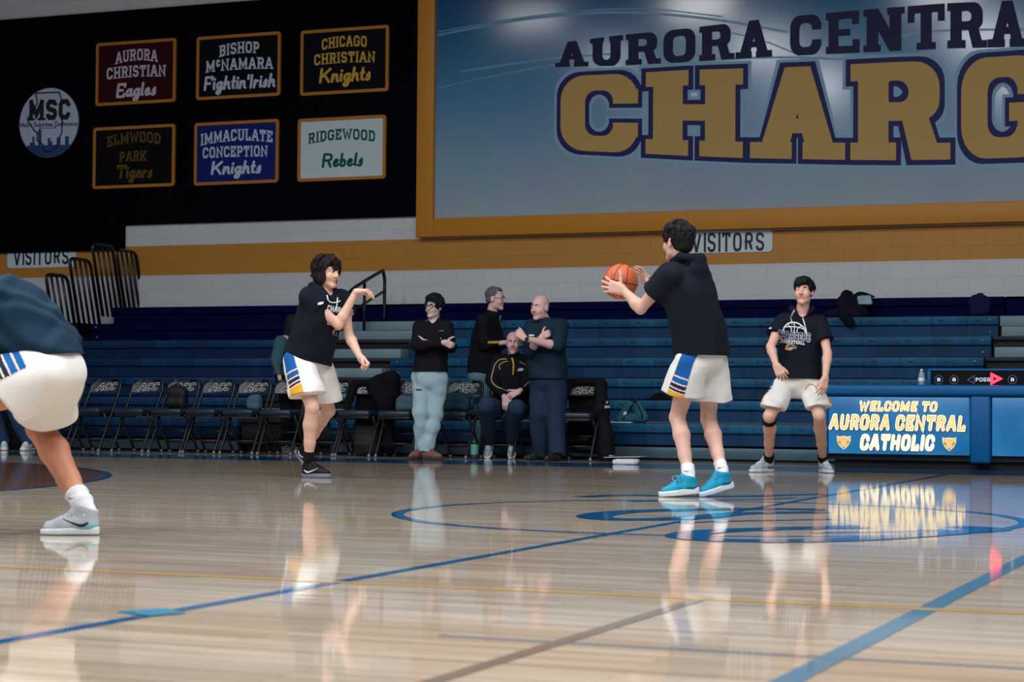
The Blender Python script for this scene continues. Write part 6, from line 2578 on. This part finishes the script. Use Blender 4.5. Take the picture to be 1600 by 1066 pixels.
# ---------------------------------------------------------------- bench people
def trousers(F, hL, hR, kL, kR, aL, aR, m, waist, r=(.112, .092, .075), hip=(.182, .138), wr=(.006, 24, 3), name='trousers', drop=.06):
    V = Vol(.007)
    hm = (hL + hR) / 2
    ax_ = unit(hL - hR)
    for t in np.linspace(0, 1, 6):
        c = hm + (waist - hm) * t
        hw, hd = (hip[0] + (.15 - hip[0]) * t) * F.sc, (hip[1] + (.11 - hip[1]) * t) * F.sc
        V.cone(c - ax_ * (hw - hd), c + ax_ * (hw - hd), hd, k=.04)
    for h_, k_, a_ in ((hL, kL, aL), (hR, kR, aR)):
        V.cone(h_, k_, r[0] * F.sc, r[1] * F.sc, k=.03)
        e = a_ + unit(k_ - a_) * -(drop - .06)
        V.flat(k_, e, r[1] * F.sc, r[2] * F.sc, k=.03)
    return V.build(name, m, F.root, wr=wr)


def feet(F, fts):
    for t_ in fts:
        F.V.cone(t_(.06, 0, .06), t_(.20, 0, .04), .034, .026, k=.02)


def specs(F, m, r=.0024):
    mb = MB()
    H = F.H
    for s_ in (-1, 1):
        c = H(.033 * s_, .098, .003)
        pts = []
        for t in np.linspace(0, 2 * PI, 21)[:-1]:
            cx, cz = .026 * np.sign(math.cos(t)) * abs(math.cos(t)) ** .7, .0175 * np.sign(math.sin(t)) * abs(math.sin(t)) ** .7
            pts.append(H(.033 * s_ + cx, .100 - .10 * max(0, abs(.033 * s_ + cx) - .03), .003 + cz))
        mb.tube(pts, r, n=5, closed=True)
        mb.tube([H(.058 * s_, .096, .008), H(.078 * s_, .06, .010), H(.083 * s_, -.005, .012)], r, n=5)
    mb.tube([H(-.008, .104, .006), H(0, .108, .009), H(.008, .104, .006)], r, n=5)
    return mb.build('glasses', m, F.root)


def shoes_pair(F, fl, fr_, up, sole, **kw):
    shoe(F, fl, up, sole, h=.006, **kw)
    shoe(F, fr_, up, sole, h=.006, **kw)


# young man with glasses, arms crossed
F = Fig(22.1, 1.0, h=.006)
P = F.P
hc = P(672, 592, .02)
hL, hR = pair(hc, -12, .095)
sc_ = P(677, 512, .02)
sL, sR = pair(sc_, -12, .168)
eR, wR = P(651, 541, -.14), P(694, 535, -.26)
eL, wL = P(704, 543, -.10), P(666, 535, -.15)
ftR, ftL = footT(F, onZ(650, 718) , -38), footT(F, onZ(676, 718.5), 52)
aL, aR = ftL[0](.058, 0, .10), ftR[0](.058, 0, .10)
kR, kL = P(657, 646, -.06), P(680, 650, -.02)
nb = P(678, 500, .02)
F.torso(hL, hR, sL, sR)
F.head(P(678, 480.5, 0), -36, 2, size=.98, neck=nb)
for a_ in ((sL, eL, wL), (sR, eR, wR)):
    F.arm(*a_)
F.leg(hL, kL, aL)
F.leg(hR, kR, aR)
F.hand(wR, W3(.85, .1, -.35), W3(.1, .95, .0), -1, curl=(40, 45, 30), spread=2, thumb=(.35, .9, 0), size=.92)
F.hand(wL, W3(-.9, .1, -.1), W3(0, .9, 0), 1, curl=(25, 30, 20), spread=2, size=.9)
feet(F, (ftL[0], ftR[0]))
body = F.finish('person with dark-framed glasses, arms crossed, in black pullover and pale grey trousers', (208, 176, 172))
F.eyes(body)
specs(F, mat('glasses_black', (14, 14, 20), rough=.3), .0042)
hair(F, [((0, -.018, .062), (.087, .104, .086)), ((0, -.05, .01), (.084, .066, .068)), ((.0, .05, .105), (.080, .058, .036)), ((-.03, .03, .118), (.055, .05, .03)), ((.04, .0, .115), (.05, .06, .035))],
     [((0, .124, -.03), (.085, .07, .10)), ((.09, .02, -.05), (.035, .055, .06)), ((-.09, .02, -.05), (.035, .055, .06))], col=(26, 24, 28), wr=(.004, 60, 8), h=.006, lk=[dict(n=90, seed=31, ln=.06, rad=.013, low=.0, lift=.008, crown=(0, -.03)), dict(n=30, seed=32, ln=.05, rad=.012, low=.10, lift=.018, crown=(-.05, -.05))])
prof = [(-.35, .205, .16), (0, .20, .158), (.3, .170, .124), (.6, .165, .120), (.85, .175, .122), (1.0, .15, .085)]
f_ = F.dirv(-12)
st = tee(F, hL, hR, sL, sR, eL, eR, prof, cloth('pullover_black', (10, 12, 20)), P(672, 581, 0), fr=(1.0, 1.0), sr=(.086, .066), long=[(eL, wL, .9), (eR, wR, .93)], neck=(nb, unit(UV - f_ * .3), .022), collar=.04, vneck=(nb - UV * .01, f_), wr=(.005, 26, 5))
conform('logo', uaflogo(.03), P(689, 516, -.3), RV, UV, bvh_of(st), mat('logo_slate', (74, 84, 108)), st, look=FV)
pt = trousers(F, hL, hR, kL, kR, aL, aR, cloth('trousers_grey', (150, 172, 178), bump=.25, bscale=40), P(672, 575, .02), r=(.106, .084, .072), wr=(.008, 40, 15), drop=.085)
conform('logo', uaflogo(.04), P(653, 609, -.3), RV, UV, bvh_of(pt), mat('logo_slate2', (40, 48, 66)), pt, look=FV)
SH_BR = cloth('shoe_brown', (112, 82, 68), rough=.7, bump=.2, bscale=90)
shoes_pair(F, ftL, ftR, SH_BR, mat('sole_brown', (58, 44, 40), rough=.7), high=.105)

# man in profile, black quarter-zip
F = Fig(23.15, 1.045, h=.0065)
P = F.P
hc = P(754, 592, .05)
hL, hR = pair(hc, 72, .095)
sc_ = P(763, 505, .05)
sL, sR = pair(sc_, 72, .19)
eR, wR = P(757, 540, -.16), P(784, 536, -.20)
eL, wL = P(777, 541, .22), P(800, 533, .10)
fm = P(752, 716, -.05); fm[2] = 0
fn = P(760, 716, .2); fn[2] = 0
ftR, ftL = footT(F, fm, 70), footT(F, fn, 74)
aL, aR = ftL[0](.058, 0, .10), ftR[0](.058, 0, .10)
kR, kL = P(755, 650, -.06), P(762, 650, .14)
nb = P(768, 492, .05)
F.torso(hL, hR, sL, sR)
F.head(P(774, 467.5, .03), 74, 0, size=1.02, neck=nb, jaw=1.06)
for a_ in ((sL, eL, wL), (sR, eR, wR)):
    F.arm(*a_)
F.leg(hL, kL, aL)
F.leg(hR, kR, aR)
F.hand(wR, W3(.9, -.1, .12), W3(0, .3, -.9), -1, curl=(18, 25, 15), spread=5)
F.hand(wL, W3(.9, -.1, .2), W3(0, 0, -1), 1, curl=(30, 35, 20))
feet(F, (ftL[0], ftR[0]))
body = F.finish('person in profile with short grey hair and thin glasses, in black quarter-zip', (206, 164, 160))
F.eyes(body)
specs(F, mat('glasses_steel', (90, 92, 104), rough=.3, metal=.6))
hair(F, [((0, -.022, .054), (.081, .098, .084)), ((0, -.055, .0), (.076, .052, .06)), ((0, .02, .098), (.06, .06, .030))], [((0, .132, -.03), (.085, .07, .10)), ((.09, .035, -.045), (.035, .06, .06)), ((-.09, .035, -.045), (.035, .06, .06))], col=(84, 84, 94), wr=(.003, 80, 8))
prof = [(-.35, .20, .165), (0, .195, .16), (.3, .19, .16), (.6, .185, .15), (.85, .19, .14), (1.0, .155, .095)]
f_ = F.dirv(72)
st = tee(F, hL, hR, sL, sR, eL, eR, prof, C_JACKN, P(752, 583, 0), fr=(1, 1), sr=(.092, .074), long=[(eL, wL, .88), (eR, wR, .86)], neck=(nb, unit(UV + f_ * .25), .05), collar=.05, wr=(.007, 22, 5))
bv = bvh_of(st)
tube_on('zipper', [surf(bv, P(*q, -.3), FV, .002) for q in ((782, 494), (781, 500), (783, 506), (784, 511))], .006, mat('zip_pale', (180, 190, 120)), st)
conform('lettering', text2d('CHARGERS', .028, width=.125, t=.22, style='block', gap=.08, slant=.2), P(770.5, 536, -.45), RV, UV, bv, mat('print_yellow', (196, 176, 40), rough=.6), st, look=FV)
trousers(F, hL, hR, kL, kR, aL, aR, cloth('trousers_slate', (92, 122, 134)), P(754, 575, .05))
shoes_pair(F, ftL, ftR, mat('shoe_dark', (18, 18, 22), rough=.5), mat('sole_dark', (14, 14, 16), rough=.6), high=.10)

# seated man with gold piping
F = Fig(22.15, 1.0, h=.0065)
P = F.P
hc = P(799, 641, .34)
hL, hR = pair(hc, 0, .095)
sc_ = P(801, 566, .30)
sL, sR = pair(sc_, 0, .185)
eR, eL = P(768, 597, .20), P(829, 597, .20)
wR, wL = P(789, 621, -.02), P(811, 612, .0)
ftR, ftL = footT(F, onZ(764, 716.5), -14, pitch=34), footT(F, onZ(800, 717), -8, pitch=34)
aL, aR = ftL[0](.058, 0, .10), ftR[0](.058, 0, .10)
kR, kL = P(760, 634, -.10), P(806, 637, -.10)
nb = P(802, 555, .28)
F.torso(hL, hR, sL, sR)
F.head(P(802, 536.5, .22), -4, -2, neck=nb, mouth=.004)
for a_ in ((sL, eL, wL), (sR, eR, wR)):
    F.arm(*a_)
F.leg(hL, kL, aL)
F.leg(hR, kR, aR)
F.hand(wR, W3(.1, -.3, -.9), W3(.3, .8, -.3), -1, curl=(20, 25, 20))
F.hand(wL, W3(-.75, -.2, -.35), W3(-.2, .6, -.6), 1, curl=(25, 30, 20))
feet(F, (ftL[0], ftR[0]))
body = F.finish('person seated on a folding chair in a black jacket with gold piping', (190, 154, 152))
F.eyes(body)
hair(F, [((0, -.030, .050), (.081, .090, .075)), ((0, -.055, .0), (.077, .052, .06))], [((0, .10, .0), (.10, .09, .16)), ((.0, .02, .12), (.055, .10, .06))], col=(96, 92, 96), wr=(.002, 80, 8))
prof = [(-.1, .20, .15), (0, .20, .155), (.3, .20, .16), (.6, .19, .145), (.85, .185, .13), (1.0, .155, .09)]
f_ = F.dirv(0)
st = tee(F, hL, hR, sL, sR, eL, eR, prof, C_JACKN, P(799, 645, 0), fr=(1, 1), sr=(.092, .072), long=[(eL, wL, .86), (eR, wR, .88)], neck=(nb, unit(UV + f_ * .2), .035), collar=.05, wr=(.006, 24, 5))
bv = bvh_of(st)
M_PIPE = mat('piping_gold', (190, 170, 120), rough=.6)
S5 = lambda x, y: surf(bv, P(725 + x / 6.27, 435 + y / 6.27, -.5), FV, .002)
S6 = lambda x, y: surf(bv, P(730 + x / 6.27, 560 + y / 6.27, -.5), FV, .002)
tube_on('piping', bez([S5(*q) for q in ((418, 778), (350, 782), (300, 830), (278, 900), (262, 985), (290, 1035), (335, 1066))] + [S6(*q) for q in ((340, 295), (420, 335))], 4), .005, M_PIPE, st)
tube_on('piping', bez([S5(*q) for q in ((430, 798), (370, 815), (340, 848), (352, 885))], 4), .0045, M_PIPE, st)
tube_on('piping', bez([S5(*q) for q in ((550, 803), (580, 822), (610, 835))], 4), .0045, M_PIPE, st)
tube_on('piping', bez([S6(*q) for q in ((622, 210), (580, 255), (535, 295))], 4), .005, M_PIPE, st)
tube_on('zipper', [S5(*q) for q in ((470, 765), (486, 820), (486, 880), (480, 938))], .010, mat('zip_yellow', (200, 160, 40)), st)
conform('emblem_print', [[(-.04, -.012), (-.015, .018), (.02, .02), (.04, .005), (.015, -.016)]], P(725 + 555 / 6.27, 435 + 886 / 6.27, -.5), RV, UV, bv, mat('print_pale', (170, 184, 196)), st, look=FV)
trousers(F, hL, hR, kL, kR, aL, aR, cloth('trousers_navy', (30, 50, 74)), P(799, 622, .34), r=(.105, .090, .075), drop=.015)
shoes_pair(F, ftL, ftR, cloth('sneaker_silver', (150, 170, 182), rough=.6), M_WSOLE, laces=mat('lace_white', (222, 226, 230)), high=.115)

# bald man, arms crossed
F = Fig(22.0, 1.03, h=.0065)
P = F.P
hc = P(856, 600, .04)
hL, hR = pair(hc, -30, .10)
sc_ = P(854, 511, .04)
sL, sR = pair(sc_, -30, .19)
eL, wL = P(872, 541, -.22), P(820, 529, -.36)
eR, wR = P(828, 547, -.12), P(846, 527, -.24)
ftR, ftL = footT(F, onZ(836, 719.5), -52), footT(F, onZ(862, 721), -40)
aL, aR = ftL[0](.058, 0, .10), ftR[0](.058, 0, .10)
kR, kL = P(843, 648, -.02), P(868, 648, -.06)
nb = P(850, 500, .02)
F.torso(hL, hR, sL, sR)
F.head(P(844, 481.5, 0), -40, -2, size=1.06, neck=nb, jaw=1.12)
for a_ in ((sL, eL, wL), (sR, eR, wR)):
    F.arm(*a_, 1.12)
F.leg(hL, kL, aL)
F.leg(hR, kR, aR)
F.hand(wL, W3(-.72, .1, .55), W3(.3, .9, -.2), 1, curl=(45, 50, 35), spread=1, thumb=(.7, .4, .4))
F.hand(wR, W3(.8, .1, .45), W3(.2, .9, .0), -1, curl=(45, 50, 35), spread=1, size=.9)
feet(F, (ftL[0], ftR[0]))
body = F.finish('bald person standing with arms crossed in a dark teal pullover', (216, 172, 164))
F.eyes(body)
prof = [(-.35, .205, .155), (0, .205, .165), (.3, .205, .175), (.6, .20, .16), (.85, .20, .145), (1.0, .16, .095)]
f_ = F.dirv(-35)
st = tee(F, hL, hR, sL, sR, eL, eR, prof, cloth('pullover_teal', (17, 40, 54)), P(856, 592, 0), fr=(1, 1), sr=(.098, .082), long=[(eL, wL, .34), (eR, wR, .20)], neck=(nb, unit(UV + f_ * .25), .04), collar=.05, wr=(.007, 22, 9))
bv = bvh_of(st)
conform('logo', uaflogo(.035), P(831, 522, -.5), RV, UV, bv, M_LOGOW, st, look=FV)
conform('emblem_print', [[(-.02, -.02), (.0, .0), (.012, .03), (.02, .0), (.005, -.02)]], P(849, 516, -.5), RV, UV, bv, mat('print_green', (120, 140, 120)), st, look=FV)
trousers(F, hL, hR, kL, kR, aL, aR, cloth('trousers_teal', (28, 44, 64)), P(856, 582, .04), r=(.125, .105, .092), hip=(.19, .145), wr=(.009, 18, 4), drop=.10)
shoes_pair(F, ftL, ftR, mat('shoe_navy', (22, 30, 42), rough=.5), mat('sole_dark', (14, 14, 16), rough=.6), high=.10)
mb = MB()
d_ = unit(wL - eL)
R_ = frame_of(d_)
mb.tube([wL - d_ * .02 + (R_[:, 1] * math.cos(t) + R_[:, 2] * math.sin(t)) * .036 for t in np.linspace(0, 2 * PI, 17)[:-1]], .009, n=6, closed=True)
mb.obox(wL - d_ * .02 - FV * .04, np.stack([d_, np.cross(FV, d_), FV], 1), (.017, .015, .005), 0, .003)
mb.build('watch', mat('watch_black', (16, 16, 20), rough=.4), body)

# woman standing behind the chairs
F = Fig(24.05, .97, h=.0065)
P = F.P
hc = P(450, 592, .05)
hL, hR = pair(hc, 60, .09)
sc_ = P(450, 535, .05)
sL, sR = pair(sc_, 60, .16)
eR, wR = P(432, 566, -.16), P(437, 590, -.22)
eL, wL = P(470, 570, .2), P(472, 590, .05)
fm = P(449, 706, -.08); fm[2] = 0
fn = P(460, 706, .15); fn[2] = 0
ftR, ftL = footT(F, fm, 30, length=.26), footT(F, fn, 40, length=.26)
aL, aR = ftL[0](.058, 0, .10), ftR[0](.058, 0, .10)
kR, kL = P(449, 650, -.1), P(462, 650, .1)
nb = P(454, 524, .05)
F.torso(hL, hR, sL, sR)
F.head(P(460, 507, .03), 68, -4, size=.95, neck=nb)
for a_ in ((sL, eL, wL), (sR, eR, wR)):
    F.arm(*a_, .9)
F.leg(hL, kL, aL)
F.leg(hR, kR, aR)
F.hand(wR, W3(.1, 0, -.95), W3(.9, .2, 0), -1, size=.9)
F.hand(wL, W3(.1, 0, -.95), W3(-.9, .2, 0), 1, size=.9)
feet(F, (ftL[0], ftR[0]))
body = F.finish('person with long dark hair in a teal grey jacket, half hidden by the passing player', (200, 158, 146))
F.eyes(body)
hair(F, [((0, -.020, .056), (.090, .108, .090)), ((0, -.065, -.03), (.088, .07, .13)), ((0, -.075, -.16), (.085, .05, .11)), ((-.07, -.01, -.06), (.03, .05, .12)), ((.07, -.01, -.06), (.03, .05, .12))], [((0, .112, -.04), (.075, .078, .10))], col=(24, 24, 28), wr=(.008, 40, 3))
prof = [(-.35, .205, .16), (0, .20, .155), (.3, .165, .12), (.6, .165, .12), (.85, .17, .12), (1.0, .145, .085)]
f_ = F.dirv(60)
st = tee(F, hL, hR, sL, sR, eL, eR, prof, cloth('jacket_teal_grey', (46, 78, 88)), P(450, 586, 0), fr=(1, 1), sr=(.085, .068), long=[(eL, wL, .92), (eR, wR, .92)], neck=(nb, unit(UV + f_ * .2), .03), collar=.05, wr=(.007, 24, 2))
V = Vol(.007)
for t in np.linspace(0, 1, 5):
    c_ = P(451, 578, .05) + (P(451, 594, .05) - P(451, 578, .05)) * t
    V.cone(c_ - RV * .045, c_ + RV * .045, .135, k=.03)
V.plane(P(451, 598, 0), (0, 0, -1))
V.build('blue_shirt', cloth('shirt_blue', (20, 74, 160)), body, wr=(.004, 30, 2))
trousers(F, hL, hR, kL, kR, aL, aR, cloth('leggings_black', (12, 13, 18)), P(450, 580, .05), r=(.10, .075, .055), drop=.05)
shoes_pair(F, ftL, ftR, cloth('shoe_mauve', (120, 110, 124)), mat('sole_pale', (150, 152, 156)), high=.10)

# person seated at the far left behind the crouching player
F = Fig(25.0, 1.0, h=.008)
P = F.P
base = chairs[53]
G = lambda x, y, z: base + np.array([x, y, z])
hL, hR = G(.1, .0, .60), G(-.1, .0, .60)
sL, sR = G(.19, .06, 1.08), G(-.19, .06, 1.08)
kL, kR = G(.12, -.45, .58), G(-.14, -.45, .58)
toe = onZ(40, 704.5)
ftL, ftR = footT(F, toe, -10), footT(F, np.array([toe[0] - .32, toe[1], 0]), 10)
aL, aR = ftL[0](.058, 0, .10), ftR[0](.058, 0, .10)
eL, eR = G(.26, -.02, .80), G(-.26, -.02, .80)
wL, wR = G(.12, -.25, .68), G(-.12, -.25, .68)
nb = G(0, .04, 1.17)
F.torso(hL, hR, sL, sR)
F.head(G(0, 0, 1.31), 20, 0, neck=nb)
for a_ in ((sL, eL, wL), (sR, eR, wR)):
    F.arm(*a_)
F.leg(hL, kL, aL)
F.leg(hR, kR, aR)
F.hand(wL, np.array([-.3, -.9, -.2]), np.array([0, 0, -1.0]), 1)
F.hand(wR, np.array([.3, -.9, -.2]), np.array([0, 0, -1.0]), -1)
feet(F, (ftL[0], ftR[0]))
body = F.finish('person seated at the far left behind the crouching player, in jeans and pale shoes', (206, 164, 150))
F.eyes(body)
hair(F, [((0, -.018, .060), (.088, .104, .086)), ((0, -.05, .01), (.084, .066, .07))], [((0, .122, -.045), (.085, .07, .098))], col=(28, 22, 22))
prof = [(-.1, .20, .15), (0, .20, .15), (.3, .19, .14), (.6, .185, .135), (.85, .185, .13), (1.0, .155, .09)]
tee(F, hL, hR, sL, sR, eL, eR, prof, M_BLKC, G(0, 0, .56), fr=(1, 1), sr=(.09, .07), long=[(eL, wL, .9), (eR, wR, .9)])
trousers(F, hL, hR, kL, kR, aL, aR, cloth('jeans_blue', (32, 62, 92)), G(0, .02, .72), r=(.105, .088, .078), drop=.06)
shoes_pair(F, ftL, ftR, cloth('shoe_white_canvas', (186, 192, 196)), M_WSOLE, laces=mat('lace_white', (222, 226, 230)), high=.115)

bag('black bag on the floor at the far left edge beside the seated person', onZ(12, 703) + np.array([0, .1, 0]), (.22, .13, .40), mat('bag_black', (10, 11, 15), rough=.7), seed=14, strap=False)
